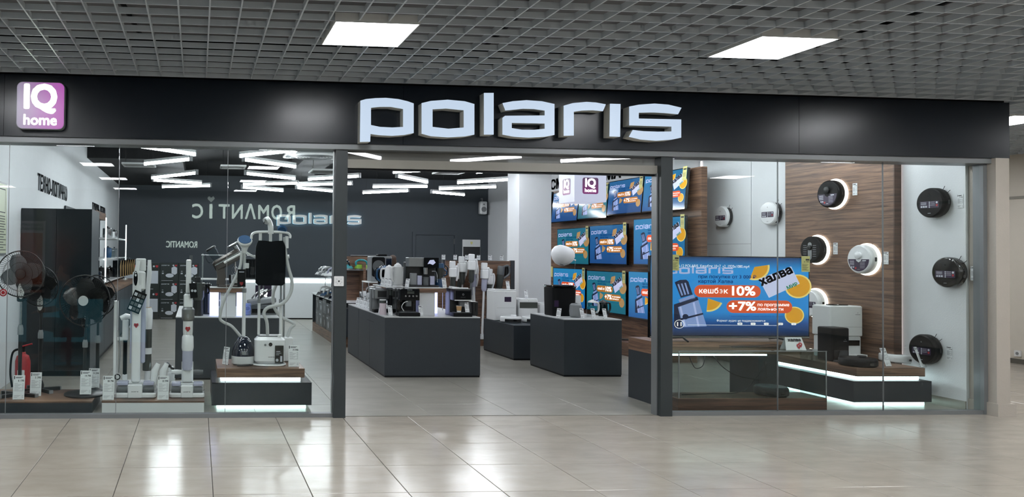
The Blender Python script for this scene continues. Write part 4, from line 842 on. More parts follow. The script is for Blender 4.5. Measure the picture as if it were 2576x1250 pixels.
MB().tube(smooth_path([(-.2, 0, zt-.20), (-.17, 0, zt-.18), (-.06, 0, zt-.12), (0, 0, zt-.09), (.06, 0, zt-.12), (.12, 0, zt-.15)]), [.012]*31, 10).build('hanger', 'white_plastic', t)
MB().lathe([(.02, zt-.1), (.03, zt-.06), (.055, zt-.01)], 20).build('head_cup', 'white_plastic', t)
h = MB().at((0, -.012, zt+.02), Matrix.Rotation(R(40), 3, 'X')).lathe([(.06, -.035), (.075, 0), (.07, .012)], 26).build('steam_head', 'white_plastic', t); h2 = MB().at((0, -.02, zt+.032), Matrix.Rotation(R(40), 3, 'X')).lathe([(.064, 0), (.064, .004)], 26).build('soleplate', 'teal_plastic' if False else 'blue_plastic', t); MATS['blue_plastic'].node_tree.nodes['Principled BSDF'].inputs['Base Color'].default_value = lin('#1b4a72')
hb = [(-.03, .02, .27), (-.12, .0, .37), (-.2, -.01, .41), (-.235, -.02, .46), (-.2, -.02, .62), (-.1, -.03, .82), (-.04, -.02, .97), (-.03, 0, zt-.08)]
MB().tube(smooth_path(hb), .015, 10).build('steam_hose', 'hose', t)
MB().tube(smooth_path([(-.1, -.12, .01), (-.02, -.16, .012), (.08, -.14, .012), (.02, -.19, .012), (-.07, -.17, .01), (.06, -.175, .02)]), .006, 6).build('power_cord', 'cable', t)
cd = MB().box(-.04, .04, -.17, 0, 0, .003).build('hanging_card', 'black_matte', t, (-.03, -.05, .93), FACE); MB().box(-.025, .025, -.03, -.022, .0031, .0036).build('card_title', 'box_white', cd); shield(cd, (.0, -.14, .004), .018)
cd.children[1].rotation_euler = (0, 0, 0)
c = aty(679, 922, Ys-.12); t = thing('garment_steamer', 'white square based garment steamer with two poles and a black ironing board', 'garment steamer', (c.x, Ys-.05, ST))
MB().rbox(.33, .26, .018, .12, .006).build('foot_plate', 'white_gloss', t); bs = MB().rbox(.30, .2, .26, .05, .03, .0185).build('base', 'white_gloss', t); MB().rbox(.22, .13, .012, .03, .004, .2795).build('top_recess', 'grey_plastic', t)
MB().lathe([(.02, .2795), (.02, .3), (.012, .305)], 14, .09, -.06).build('knob', 'white_gloss', t)
MB().at((.0, -.1015, .21), FACE).lathe([(.018, 0), (.018, .006)], 18).build('dial', 'black_gloss', t); MB().at((-.05, -.1015, .205), FACE).lathe([(.011, 0), (.011, .003)], 14).build('round_badge', 'grey_plastic', t)
n = MB(); name_print(n, 0, 0, .06, 0); n.build('front_print', 'print_dark', t, (-.02, -.1025, .085), FACE)
cd = MB().box(-.042, .042, -.17, 0, 0, .003).build('hanging_card', 'black_gloss', t, (.085, -.108, .2), FACE); MB().box(-.03, .01, -.06, -.054, .0031, .0036).box(-.03, .02, -.075, -.071, .0031, .0036).box(-.03, .0, -.09, -.086, .0031, .0036).poly(ell(.014, .014, -.02, -.14), z0=.0031, z1=.0036).box(.01, .03, -.155, -.1, .0031, .0036).build('card_print', 'box_white', cd)
for x in (-.105, .11): MB().lathe([(.014, .29), (.014, .6)], 12, x, .03).build('lower_pole', 'white_plastic', t); MB().lathe([(.018, .6), (.018, .64)], 12, x, .03).build('pole_lock', 'grey_plastic', t); MB().lathe([(.01, .64), (.01, 1.2)], 12, x, .03).build('upper_pole', 'steel', t)
bd = [(-.145, .80), (-.12, .775), (.12, .775), (.145, .80), (.15, 1.0), (.145, 1.16), (.12, 1.215), (.05, 1.212), (0, 1.205), (-.05, 1.212), (-.12, 1.215), (-.145, 1.16), (-.15, 1.0)]
MB().poly(bd, z0=0, z1=.03).build('ironing_board', 'black_gloss', t, (0, .015, 0), FACE)
MB().tube(smooth_path([(-.19, 0, 1.23), (-.185, 0, 1.27), (-.14, 0, 1.295), (0, 0, 1.30), (.15, 0, 1.295), (.19, 0, 1.27), (.19, 0, 1.24)]), .013, 10).build('hanger_bar', 'white_gloss', t)
for x in (-.1, .0, .1): MB().rbox(.03, .02, .1, .008, .004, 1.2, x, .02).build('bar_bracket', 'white_plastic', t)
MB().tube(smooth_path([(.0, -.01, 1.28), (-.005, -.015, 1.36), (-.03, -.03, 1.415), (-.06, -.05, 1.40)]), [.028]*7+[.026]*6+[.034]*6, 12).build('steam_head', 'white_gloss', t); MB().at((-.064, -.055, 1.40), (0, R(-70), 0)).lathe([(.033, 0), (.03, .006)], 18).build('soleplate', 'black_gloss', t)
MB().tube(smooth_path([(-.02, 0, .29), (-.03, -.02, .42), (-.06, -.02, .50), (-.02, -.03, .56), (.12, -.02, .60), (.2, 0, .7), (.215, .01, .82), (.18, .02, .95), (.15, .03, 1.1), (.14, .02, 1.25)]), .017, 10).build('steam_hose', 'hose', t)
MB().rbox(.035, .03, .12, .01, .004, 1.14, .16, .01).build('side_hook', 'white_plastic', t); MB().at((.11, -.01, 1.315), (R(-50), R(15), 0)).lathe([(.04, 0), (.05, .02), (.045, .024)], 20).build('spare_head', 'blue_plastic', t)
c = aty(724, 915, 7.78); t = thing('garment_steamer', 'small white steamer box with a grey braided hose behind the black ironing board', 'garment steamer', (c.x, 7.76, ST))
MB().rbox(.09, .09, .24, .015, .008).build('base', 'white_plastic', t); MB().tube(smooth_path([(-.01, 0, .24), (.02, .0, .33), (.06, 0, .37), (.02, 0, .40), (-.08, 0, .45), (-.15, 0, .55), (-.16, 0, .68), (-.12, 0, .8), (-.08, 0, .95), (-.05, 0, 1.05)]), .017, 10).build('braided_hose', 'hose', t); MB().lathe([(.01, .24), (.01, 1.05)], 10, -.045, .03).build('pole', 'steel', t); MB().tube([(-.07, 0, 1.05), (.0, 0, 1.06)], .02).build('head_rest', 'white_plastic', t)

# ------------------------------------------------------------------ robot cleaners
def robot(loc, rot, label, body, top, r=.16, h=.09, turret=None, sticker='band', halo=False, logo=True, brush=True, group='robot cleaners on the wall', bumper=None):
    t = thing('robot_cleaner', label, 'robot cleaner', loc, rot, group)
    MB().lathe([(r-.012, .004), (r, .016), (r, h-.018), (r-.006, h-.008), (r-.012, h-.004)], 48).build('body', body, t)
    MB().lathe([(r-.012, h-.0035), (r-.016, h), (.001, h+.001)], 48).build('top_plate', top, t)
    m = MB()
    for i in range(13): a = R(-40+80*i/12); m.add([], [])
    pts = [((r+.002)*math.cos(R(a)), (r+.002)*math.sin(R(a))) for a in range(-55, 56, 10)]; q = [((r+.0005)*math.cos(R(a)), (r+.0005)*math.sin(R(a))) for a in range(55, -56, -10)]
    MB().poly(pts+q, z0=.014, z1=h*.62).build('bumper', bumper or body, t); MB().at((r*.99, 0, h*.42), (0, PI/2, 0)).poly(rrect(.022, .045, .005), z0=0, z1=.006).build('sensor_window', 'black_gloss', t)
    z = h+.0012
    if turret:
        MB().lathe([(.04, z), (.04, z+.016), (.034, z+.02)], 26, 0, .03 if turret == 'mid' else .045).build('lidar_turret', turret if turret in MATS else body, t)
    if sticker == 'band':
        e = MB().poly(rrect(r*1.35, r*.46, .006, 0, -r*.12), z0=z, z1=z+.0008).build('info_sticker', 'sticker_purple', t); m = MB()
        for i in range(3): m.quad(-r*.6, -r*.2, r*(.02-.07*i), r*(.045-.07*i), z+.001); m.quad(r*.08, r*.4, r*(.02-.1*i), r*(.04-.1*i), z+.001)
        for i in range(4): m.quad(-r*.02, r*.05, r*(.05-.11*i)-r*.06, r*(.05-.11*i)+r*.02, z+.001)
        for i in range(3): m.quad(-r*(.6-.16*i), -r*(.48-.16*i), -r*.31, -r*.2, z+.001)
        m.poly(ell(r*.07, r*.07, r*.53, 0), z1=z+.001, front_only=True); m.build('sticker_print', 'box_white', e); MB().poly([(r*.46, -r*.12), (r*.60, -r*.12), (r*.6, -r*.2), (r*.53, -r*.28), (r*.46, -r*.2)], z1=z+.001, front_only=True).build('sticker_badge', 'red', e)
    elif sticker == 'half':
        o = ell(r*.84, r*.84, 0, 0, 24, R(180), R(360)); e = MB().poly(o+[(r*.22, 0), (r*.2, -r*.1), (0, -r*.22), (-r*.2, -r*.1), (-r*.22, 0)], z0=z, z1=z+.0008).build('info_sticker', 'sticker_purple', t); m = MB()
        for i in range(5): m.quad(-r*.72, -r*.35, -r*(.12+.07*i), -r*(.095+.07*i), z+.001); m.quad(r*.12, r*.5, -r*(.2+.1*i), -r*(.18+.1*i), z+.001)
        m.quad(r*.3, r*.6, -r*.13, -r*.06, z+.001).quad(-r*.6, -r*.5, -r*.6, -r*.5, z+.001).quad(-r*.45, -r*.35, -r*.6, -r*.5, z+.001); m.build('sticker_print', 'box_white', e); MB().poly([(-r*.3, -r*.55), (-r*.16, -r*.55), (-r*.16, -r*.64), (-r*.23, -r*.72), (-r*.3, -r*.64)], z1=z+.001, front_only=True).build('sticker_badge', 'red', e)
    elif sticker == 'strip':
        MB().poly(rrect(r*.36, r*1.3, r*.17, 0, -r*.1), z0=z, z1=z+.001).build('silver_strip', 'brushed', t); m = MB()
        for s in (-1, 1):
            for i in range(6): m.quad(s*r*.45-r*.17, s*r*.45+r*.15, r*(.3-.16*i), r*(.32-.16*i), z+.0012)
        m.build('sticker_print', 'box_white', t); MB().lathe([(.03, z+.0015), (.03, z+.016), (.02, z+.02)], 20, 0, .025).build('lidar_turret', 'dark_plastic', t)
    if logo: MB().text('e', 0, r*.45, .03, z+.001, bold=.02).quad(-.016, .016, -r*.72, -r*.69, z+.001).build('logo_print', 'grey_plastic' if body != 'black_matte' else 'box_white', t)
    if brush:
        for a in (40, 62): MB().tube([(r*.85*math.cos(R(a)), r*.85*math.sin(R(a)), .012), ((r+.035)*math.cos(R(a)), (r+.035)*math.sin(R(a)), .01)], .0025, 5).build('side_brush', 'black_matte', t)
    if halo: MB().poly(ell(r+.018, r+.018, 0, 0, 48), z0=-.012, z1=-.002).build('halo_light', 'led_halo', t)
    return t
for px, py, Xw, lab, kw in ((1812, 545, 7.468, 'white robot cleaner on the white panel nearest the television wall', dict(body='white_plastic', top='white_gloss', r=.15, bumper='dark_plastic')), (1931, 536, 7.468, 'white robot cleaner on the white panel beside the wooden panel', dict(body='white_plastic', top='white_gloss', r=.155, bumper='dark_plastic')),
    (2084, 488, 7.425, 'black robot cleaner with a turret and violet sticker, highest on the wooden panel', dict(body='black_matte', top='black_matte', turret='dark_plastic', sticker='half', halo=True)), (2040, 628, 7.425, 'black robot cleaner with a silver centre strip on the wooden panel', dict(body='black_matte', top='black_matte', sticker='strip', halo=True, logo=False)),
    (2163, 652, 7.425, 'white robot cleaner with a turret and violet lower half on the wooden panel', dict(body='white_plastic', top='white_gloss', turret='white_gloss', sticker='half', halo=True)), (2036, 762, 7.425, 'white robot cleaner mostly hidden behind the large television', dict(body='white_plastic', top='white_gloss', halo=True)),
    (2338, 510, 7.528, 'black robot cleaner highest on the white end wall', dict(body='black_matte', top='black_matte', r=.152)), (2378, 685, 7.528, 'glossy black robot cleaner in the middle of the white end wall', dict(body='black_gloss', top='black_gloss', r=.152)), (2318, 878, 7.528, 'black robot cleaner low on the white end wall behind a price tag', dict(body='black_matte', top='black_matte', r=.152))):
    p = atx(px, py, Xw-.09); robot((Xw-.014 if kw.get('halo') else Xw-.001, p.y, p.z), WALL_R, lab, **kw)
for px, py, Xw, lab in ((2151, 477, 7.428, 'beside the highest robot on the wooden panel'), (2102, 626, 7.428, 'beside the silver striped robot'), (2229, 650, 7.428, 'beside the white turreted robot'), (2073, 765, 7.428, 'just right of the large television'), (2416, 507, 7.528, 'beside the highest robot on the white end wall'), (2450, 689, 7.528, 'beside the glossy robot on the white end wall'), (2389, 889, 7.528, 'beside the lowest robot on the white end wall')):
    p = atx(px, py, Xw); price_tag((Xw-.0015, p.y, p.z-.065), 'small white price card '+lab, '21 998', .062, .135, rot=WALL_R, stand=False, group='price cards on the robot wall')
# docks and robots on the right platform
RT = .3705
def lay_robot(x, y, z, label, body, top, rz=0, **k): return robot((x, y, z), (0, 0, rz), label, body, top, brush=False, group='robot cleaners on platforms', **k)
c = aty(2117, 915, 7.75); t = thing('docking_station', 'matte black self emptying docking station in the right window', 'docking station', (c.x, 7.86, RT)); MB().rbox(.2, .2, .36, .015, .008).build('tower', 'black_matte', t); MB().rbox(.2, .12, .02, .02, .004, .0, 0, -.165).build('ramp', 'dark_plastic', t); MB().box(-.08, .08, -.104, -.1005, .021, .12).build('dock_mouth', 'black_gloss', t); MB().text('e', .05, .23, .02, bold=.02).quad(.03, .07, .215, .22, .0).build('logo_print', 'grey_plastic', t, (0, -.1015, 0), FACE)
c = aty(2158, 915, 7.46); lay_robot(c.x, 7.46, RT, 'black robot cleaner lying before the black docking station', 'black_matte', 'black_matte', R(-90), turret='dark_plastic', sticker=None, r=.165, h=.085)
c = aty(2205, 905, 8.05); t = thing('docking_station', 'tall white docking station with a grey mouth in the right window corner', 'docking station', (7.18, 8.13, RT))
MB().rbox(.38, .24, .24, .03, .01).build('lower_tower', 'white_plastic', t); MB().rbox(.40, .26, .34, .03, .012, .2405).build('upper_tower', 'white_plastic', t); MB().rbox(.2, .12, .012, .03, .004, .5805).build('lid_handle', 'black_gloss', t); MB().box(-.16, .16, -.1225, -.1205, .14, .2).build('dock_mouth', 'black_gloss', t); MB().box(-.18, .18, -.20, -.123, .0, .05).build('ramp', 'white_plastic', t); MB().box(-.195, .195, -.1312, -.1305, .345, .348).build('lid_seam', 'grey_plastic', t); MB().text('e', .13, .50, .02, bold=.02).quad(.10, .16, .482, .487, 0).build('logo_print', 'grey_plastic', t, (0, -.1315, 0), FACE)
c = aty(2262, 905, 7.72); lay_robot(c.x, 7.74, RT, 'white robot cleaner lying before the tall white docking station', 'white_plastic', 'white_gloss', R(-90), turret='white_gloss', sticker=None, r=.16)
c = aty(2236, 925, 7.42); price_tag((c.x, 7.42, RT), 'white price tag standing before the white robot in the right window', '62 998', .075, .19, lean=R(-20), rz=R(10), group='price tags in the right window')
c = aty(2325, 927, 7.36); price_tag((c.x, 7.36, RT), 'white price tag standing at the right end of the lit platform', '45 498', .08, .21, lean=R(-20), rz=R(10), group='price tags in the right window')
c = aty(1945, 975, 7.14); lay_robot(c.x-.02, 7.142, .131, 'dark robot cleaner lying inside the glass showcase', 'dark_plastic', 'mid_grey', R(-90), sticker=None, r=.145)
# docks on the low counter
def dock_tower(px, py, Y, w, d, h, label, dark):
    c = aty(px, py, Y); t = thing('docking_station', label, 'docking station', (c.x, Y, .4855)); MB().rbox(w, d, h*.98, .025, .01).build('tower', 'white_plastic', t); MB().rbox(w*.97, d*.97, h*.04, .025, .006, h*.981).build('lid', 'white_gloss', t)
    if dark: MB().box(-w*.46, w*.46, -d/2-.003, -d/2-.0005, h*.58, h*.85).build('smoky_window', 'smoke', t); MB().box(-w*.2, w*.3, -d/2-.003, -d/2-.0005, h*.06, h*.24).build('info_sticker', 'sticker_purple', t)
    else: MB().box(-w*.06, w*.24, -d/2-.003, -d/2-.0005, h*.62, h*.78).build('info_sticker', 'sticker_purple', t); MB().box(-w*.4, w*.4, -d/2-.001, -d/2-.0002, h*.42, h*.425).build('lid_seam', 'grey_plastic', t)
    MB().text('e', 0, h*.9, .02, bold=.02).build('logo_print', 'grey_plastic', t, (0, -d/2-.0015, 0), FACE); return c.x
x1 = dock_tower(1261, 790, 11.36, .34, .34, .46, 'tall white docking station with a small dark sticker, left on the low counter', False); x2 = dock_tower(1319, 790, 11.36, .30, .30, .33, 'shorter white docking station with a smoky window on the low counter', True); x3 = dock_tower(1370, 790, 11.40, .28, .28, .26, 'low white box station at the right end of the low counter', False)
lay_robot(4.60, 10.98, .4855, 'white robot cleaner before the tall white docking station on the low counter', 'white_plastic', 'white_gloss', R(-90), turret='white_gloss', sticker=None, r=.15, bumper='dark_plastic'); lay_robot(4.93, 10.98, .4855, 'white robot cleaner before the smoky windowed station', 'white_plastic', 'white_gloss', R(-90), turret='white_gloss', sticker=None, r=.15, bumper='dark_plastic')
for px, py, Y, z, lab in ((1279, 722, 11.36, .4855+.47, 'on the lid of the tall white station'), (1325, 745, 11.36, .4855+.338, 'on the lid of the smoky windowed station'), (1378, 755, 11.40, .4855+.267, 'on the low white box station')):
    c = aty(px, py, Y); price_tag((c.x, Y, z), 'small white price tag standing '+lab, '39 998', .06, .12, lean=R(-14), rz=R(12), group='price tags on the counters')

# ------------------------------------------------------------------ kitchen goods
def kettle(x, y, z, label, h=.24, r=.08, body='steel', accent='dark_plastic', rz=0, cat='kettle', name='electric_kettle'):
    t = thing(name, label, cat, (x, y, z), (0, 0, rz), 'kettles on the counters'); MB().lathe([(r*1.05, 0), (r*1.05, .018), (r*.8, .022)], 24).build('base', accent, t); MB().lathe([(r, .0225), (r*1.02, .05), (r*.86, h*.8), (r*.8, h*.86)], 24).build('body', body, t)
    MB().lathe([(r*.82, h*.861), (r*.7, h*.95), (.02, h), (.012, h*1.04)], 24).build('lid', accent, t); MB().tube(smooth_path([(r*.8, 0, h*.85), (r*1.5, 0, h*.8), (r*1.55, 0, h*.4), (r*1.0, 0, h*.22)]), .012, 8).build('handle', accent, t); MB().tube([(-r*.7, 0, h*.7), (-r*1.2, 0, h*.86)], [.025, .012], 8).build('spout', body, t); return t
def coffee(x, y, z, label, w, d, h, kind):
    t = thing('coffee_machine', label, 'coffee machine', (x, y, z), group='coffee machines on the counter'); m = dict(black='black_gloss', silver='brushed', screen='dark_plastic')[kind]
    MB().rbox(w, d*.55, h, .012, .005, 0, 0, d*.22).build('rear_body', m, t); MB().rbox(w, d*.45-.002, h*.42, .012, .005, h*.58, 0, -d*.28).build('front_head', m, t); MB().rbox(w*1.04, d*.48, .045, .01, .004, 0, 0, -d*.3).build('drip_tray', 'black_matte', t)
    MB().box(-w*.4, w*.4, -d*.5, -d*.1, .0455, .05).build('tray_grille', 'mid_grey', t); MB().box(-.03, .03, -d*.42, -d*.28, h*.36, h*.5799).build('brew_spout', 'mid_grey', t); yf = -d*.505-.0015
    if kind == 'black':
        MB().box(-w*.12, w*.22, -.002, 0, h*.82, h*.92).build('display', 'smoke', t, (0, yf, 0))
        for i in range(4): MB().at((-w*.2+w*.18*i, yf, h*.74), FACE).lathe([(.011, 0), (.011, .008)], 16).build('button', 'steel', t)
        MB().tube(smooth_path([(-w*.3, yf-.02, h*.2), (-w*.42, yf-.03, h*.35), (-w*.3, yf-.02, h*.5), (-w*.1, yf, h*.55)]), .004, 6).build('milk_hose', 'white_plastic', t)
        MB().box(-w*.3, w*.35, -d*.06, -d*.055, .06, h*.5).build('brew_bay', 'black_matte', t); n = MB(); name_print(n, -.03, 0, .06, 0); n.build('front_print', 'box_white', t, (0, yf-.001, h*.95), FACE)
    elif kind == 'screen':
        e = MB().box(-w*.42, w*.42, -.004, 0, h*.62, h*.93).build('touch_screen', 'black_gloss', t, (0, yf, 0)); MB().box(-w*.48, w*.48, -.012, 0, h*.575, h*.61).build('chrome_bar', 'white_plastic', t, (0, yf, 0)); MB().poly(ell(.012, .012, 0, h*.8), [ell(.008, .008, 0, h*.8)], z0=0, z1=.0006).quad(-.03, .03, h*.7, h*.705, .0006).build('screen_icon', 'grey_plastic', e, (0, -.0046, 0), FACE)
        MB().tube([(-w*.45, -d*.2, h*1.005), (w*.45, -d*.2, h*1.005)], .01, 8).build('lid_bar', 'white_plastic', t)
    else:
        MB().box(-w*.3, w*.3, -.003, 0, h*.66, h*.92).build('panel', 'dark_plastic', t, (0, yf, 0))
    return t
c = aty(1025, 795, 9.16); coffee(c.x, 9.24, C1Z, 'black coffee machine with four round buttons at the counter front', .25, .34, .33, 'black')
c = aty(1158, 795, 9.16); coffee(c.x, 9.24, C1Z, 'dark coffee machine with a touch screen at the right counter corner', .22, .34, .335, 'screen')
c = aty(1157, 790, 9.10); t = thing('paper_cup', 'brown paper cup in the touch screen coffee machine', 'cup', (c.x-.005, 9.12, C1Z+.0505)); MB().lathe([(.024, 0), (.033, .075)], 20).build('cup', 'cup_paper', t); MB().torus(.033, .002, 20, 5, .076).build('rim', 'tag_white', t); MB().lathe([(.0245, .001), (.027, .02)], 20).build('band', 'tag_white', t)
c = aty(1187, 793, 9.3); t = thing('milk_container', 'tall dark milk container at the right edge of the coffee counter', 'container', (c.x+.015, 9.3, C1Z)); MB().rbox(.07, .16, .17, .01, .004).build('body', 'dark_plastic', t); MB().box(-.004, .004, -.0815, -.0805, .05, .15).build('slot', 'black_gloss', t)
c = aty(945, 780, 9.75); t = coffee(c.x+.05, 9.78, C1Z, 'silver capsule coffee machine on the left side of the coffee counter', .19, .32, .30, 'silver')
c = aty(965, 792, 9.3); t = thing('coffee_grinder', 'pale pink cylindrical grinder on the coffee counter', 'grinder', (c.x-.005, 9.32, C1Z)); mat('pale_pink', '#c9bcc2', .35); MB().lathe([(.042, 0), (.044, .01), (.042, .14)], 24).build('body', 'pale_pink', t); MB().lathe([(.04, .1405), (.04, .175)], 24).build('clear_lid', 'smoke', t); MB().lathe([(.041, .1755), (.04, .186)], 24).build('cap', 'white_plastic', t)
c = aty(992, 790, 9.5); t = thing('coffee_grinder', 'black box grinder behind the pale pink one', 'grinder', (c.x+.02, 9.62, C1Z)); MB().rbox(.13, .14, .22, .015, .006).build('body', 'black_matte', t); MB().rbox(.12, .12, .08, .012, .005, .2205).build('bean_hopper', 'smoke', t)
# blenders and kettles along the left edge
for i, (y, h_) in enumerate(((10.02, .21), (10.22, .2), (10.45, .19), (10.7, .2), (10.95, .18))):
    t = thing('hand_blender', ['white', 'silver', 'cream', 'white', 'silver'][i]+' handled hand blender standing '+['nearest', 'second', 'third', 'fourth', 'last'][i]+' along the left counter edge', 'blender', (2.36, y, C1Z), group='hand blenders along the counter edge')
    MB().lathe([(.042, 0), (.045, .01), (.047, .1), (.045, .11)], 18).build('beaker', 'clear', t); MB().lathe([(.02, .02), (.016, .06), (.016, .12), (.024, .14), (.026, h_), (.02, h_+.02)], 14).build('handle', ['white_gloss', 'steel', 'white_plastic', 'white_gloss', 'steel'][i], t); MB().lathe([(.008, h_*.7), (.008, h_*.75)], 8, .0, -.026).build('switch', 'dark_plastic', t)
for i, y in enumerate((9.45, 9.78, 10.07, 10.33, 10.57, 10.83)):
    price_tag((2.285, y, C1Z), 'white price tag on the left edge of the coffee counter, '+['first', 'second', 'third', 'fourth', 'fifth', 'sixth'][i]+' from the front', ['12 998', '4 998', '5 498', '3 798', '6 298', '2 998'][i], .06, .125, lean=R(-22), rz=R(-38), group='price tags on the counters')
for px, py, Y, z, lab, pr in ((983, 790, 9.12, C1Z, 'before the pale pink grinder', '3 498'), (1060, 790, 9.14, C1Z, 'between the two coffee machines', '29 998'), (1176, 790, 9.10, C1Z+.0505, 'beside the brown paper cup', '54 998'), (1119, 731, 9.26, C1Z+C1R, 'on the edge of the walnut riser', '19 998')):
    c = aty(px, py, Y); price_tag((c.x, Y, z+.0005), 'white price tag standing '+lab, pr, .055, .125, lean=R(-15), rz=R(10), group='price tags on the counters')
# goods on the riser
RZ = C1Z+C1R
t = thing('espresso_machine', 'large silver espresso machine with a dark screen on the walnut riser', 'coffee machine', (2.84, 9.62, RZ)); MB().rbox(.40, .3, .022, .015, .005).build('base_tray', 'dark_plastic', t); MB().rbox(.38, .14, .29, .012, .005, .0225, 0, .06).build('rear_body', 'dark_plastic', t); MB().rbox(.21, .16, .115, .01, .004, .255, -.085, -.06).build('hopper', 'brushed', t); MB().box(.0, .19, -.152, -.14, .245, .37).build('screen', 'black_gloss', t); MB().poly([(-.05, -.02), (-.02, .03), (.03, .035), (.055, 0), (.02, -.03), (-.02, -.015)], z0=0, z1=.0006).build('screen_picture', 'pic_card', t, (.095, -.1525, .31), FACE); MB().box(.0, .19, -.139, -.0, .25, .365).build('screen_housing', 'steel', t)
MB().lathe([(.03, .16), (.032, .244)], 20, .04, -.08).build('group_head', 'steel', t); MB().lathe([(.038, .0225), (.042, .1), (.042, .125)], 20, .04, -.1).build('jug', 'mid_grey', t); MB().tube(smooth_path([(.12, -.1, .2), (.17, -.12, .19), (.18, -.13, .06)]), .005, 6).build('steam_wand', 'steel', t); MB().rbox(.09, .05, .15, .02, .006, .024, -.12, -.1).build('knock_box', 'grey_plastic', t); MB().rbox(.06, .05, .115, .012, .005, .024, .12, -.1).build('water_cup', 'lilac_plastic', t); MB().rbox(.06, .04, .12, .01, .004, .024, -.045, -.11).build('side_cup', 'lilac_plastic', t)
kettle(2.52, 9.52, RZ, 'ribbed cream kettle with a round gauge beside the espresso machine', .29, .062, 'hose', 'white_plastic', R(200)); kettle(2.46, 9.72, RZ, 'tall white kettle on the left wing of the riser', .26, .066, 'white_gloss', 'white_plastic', R(160)); kettle(2.46, 9.93, RZ, 'glass kettle with blue trim on the left wing of the riser', .25, .068, 'clear', 'blue_plastic', R(180)); kettle(2.48, 10.14, RZ, 'dark glass kettle farthest on the left wing', .25, .066, 'smoke_glass', 'navy_gloss', R(150))
for i, (x, y) in enumerate(((2.41, 9.50), (2.61, 9.42), (2.40, 9.64), (2.40, 9.84))): price_tag((x, y, RZ+.0005), 'white price tag before the kettles on the riser, '+['beside the round gauge', 'under the cream kettle spout', 'before the tall white kettle', 'before the blue trimmed kettle'][i], ['7 998', '8 498', '4 498', '3 298'][i], .05, .11, lean=R(-22), rz=R(-35), group='price tags on the counters')
kettle(2.66, 9.98, RZ, 'white kettle behind the espresso machine', .25, .066, 'white_plastic', 'grey_plastic', R(170)); kettle(2.68, 10.16, RZ, 'glass kettle with navy lid behind the espresso machine', .24, .066, 'clear', 'navy_gloss', R(190)); kettle(2.87, 10.08, RZ, 'steel kettle hidden behind the espresso machine', .24, .066, 'steel', 'dark_plastic', R(0))
t = thing('shelf_stand', 'white shelf stand under the grey oven on the coffee counter', 'shelf', (2.66, 10.92, C1Z)); MB().box(-.25, .3, -.22, .22, .335, .35).build('shelf', 'white_plastic', t)
for x, y in ((-.24, -.2), (.29, -.2), (-.24, .2), (.29, .2)): MB().tube([(x, y, 0), (x, y, .335)], .007, 6).build('leg', 'steel', t)
t = thing('microwave_oven', 'grey oven with a round dark window behind the kettles', 'oven', (2.62, 10.92, C1Z+.3505)); MB().rbox(.30, .3, .36, .03, .008).build('cabinet', 'grey_plastic', t); MB().at((-.05, -.1515, .21), FACE).poly(rrect(.19, .28, .03), z0=0, z1=.004).build('door', 'black_matte', t); MB().at((-.05, -.156, .22), FACE).lathe([(.085, 0), (.085, .002)], 28).build('round_window', 'mid_grey', t); MB().box(.06, .14, -.154, -.1515, .1, .33).build('control_panel', 'navy_gloss', t); MB().rbox(.13, .14, .03, .01, .004, .3605, .03, 0).build('top_tray', 'black_matte', t)
# right wing of the riser: mixers
for i, (x, y, h_, m_) in enumerate(((3.1, 9.65, .30, 'blue_plastic'), (3.2, 9.9, .34, 'navy_gloss'))):
    t = thing('blender', ['royal blue blender on the right wing of the riser', 'dark navy blender with smoky jug beside the cleaners'][i], 'blender', (x, y, RZ)); MB().lathe([(.06, 0), (.055, .05), (.045, .1)], 22).build('motor_base', m_, t); MB().lathe([(.045, .101), (.055, h_-.06)], 22).build('jug', 'smoke', t); MB().lathe([(.056, h_-.0595), (.05, h_)], 22).build('lid', m_, t); MB().tube([(.05, 0, .13), (.09, 0, .16), (.09, 0, h_-.1), (.055, 0, h_-.07)], .009, 8).build('handle', m_, t)
# goods on the right hand counter
t = thing('waste_bin', 'tall black bin with a small violet sticker on the right counter', 'bin', (4.68, 9.62, .70)); MB().rbox(.30, .3, .36, .05, .006, 0, 0, 0, 1.04).build('bucket', 'black_matte', t); MB().rbox(.325, .325, .03, .05, .01, .3605).build('lid', 'black_gloss', t); MB().box(-.145, -.09, -.1575, -.1555, .12, .2).build('sticker', 'sticker_purple', t)
c = aty(1443, 793, 9.35); t = thing('humidifier', 'ribbed grey round humidifier on the right counter', 'humidifier', (c.x, 9.3, .70)); m = MB()
prof = [(.055, 0), (.068, .02), (.073, .08), (.068, .155), (.05, .175), (.001, .177)]
n = 72; m.loft([[((r_*(1+.02*(i % 2)))*math.cos(2*PI*i/n), (r_*(1+.02*(i % 2)))*math.sin(2*PI*i/n), z) for i in range(n)] for r_, z in prof]); m.build('ribbed_shell', 'grey_plastic', t, sharp=20); MB().lathe([(.02, .178), (.018, .182)], 16).build('outlet', 'dark_plastic', t)
c = aty(1482, 780, 9.5); kettle(c.x, 9.42, .70, 'glass kettle with a white lid on the right counter', .21, .068, 'clear', 'white_plastic', R(20)); c = aty(1510, 780, 9.6); kettle(c.x+.01, 9.55, .70, 'dark glass kettle at the right end of the right counter', .2, .06, 'smoke_glass', 'dark_plastic', R(0)); c = aty(1440, 760, 9.85); t = thing('menu_stand', 'blank white card standing behind the humidifier', 'card', (c.x+.03, 9.8, .70)); MB().box(-.09, .06, 0, .004, 0, .25).build('sheet', 'tag_white', t); MB().box(-.06, .05, -.02, .03, 0, .008).build('foot', 'clear', t)
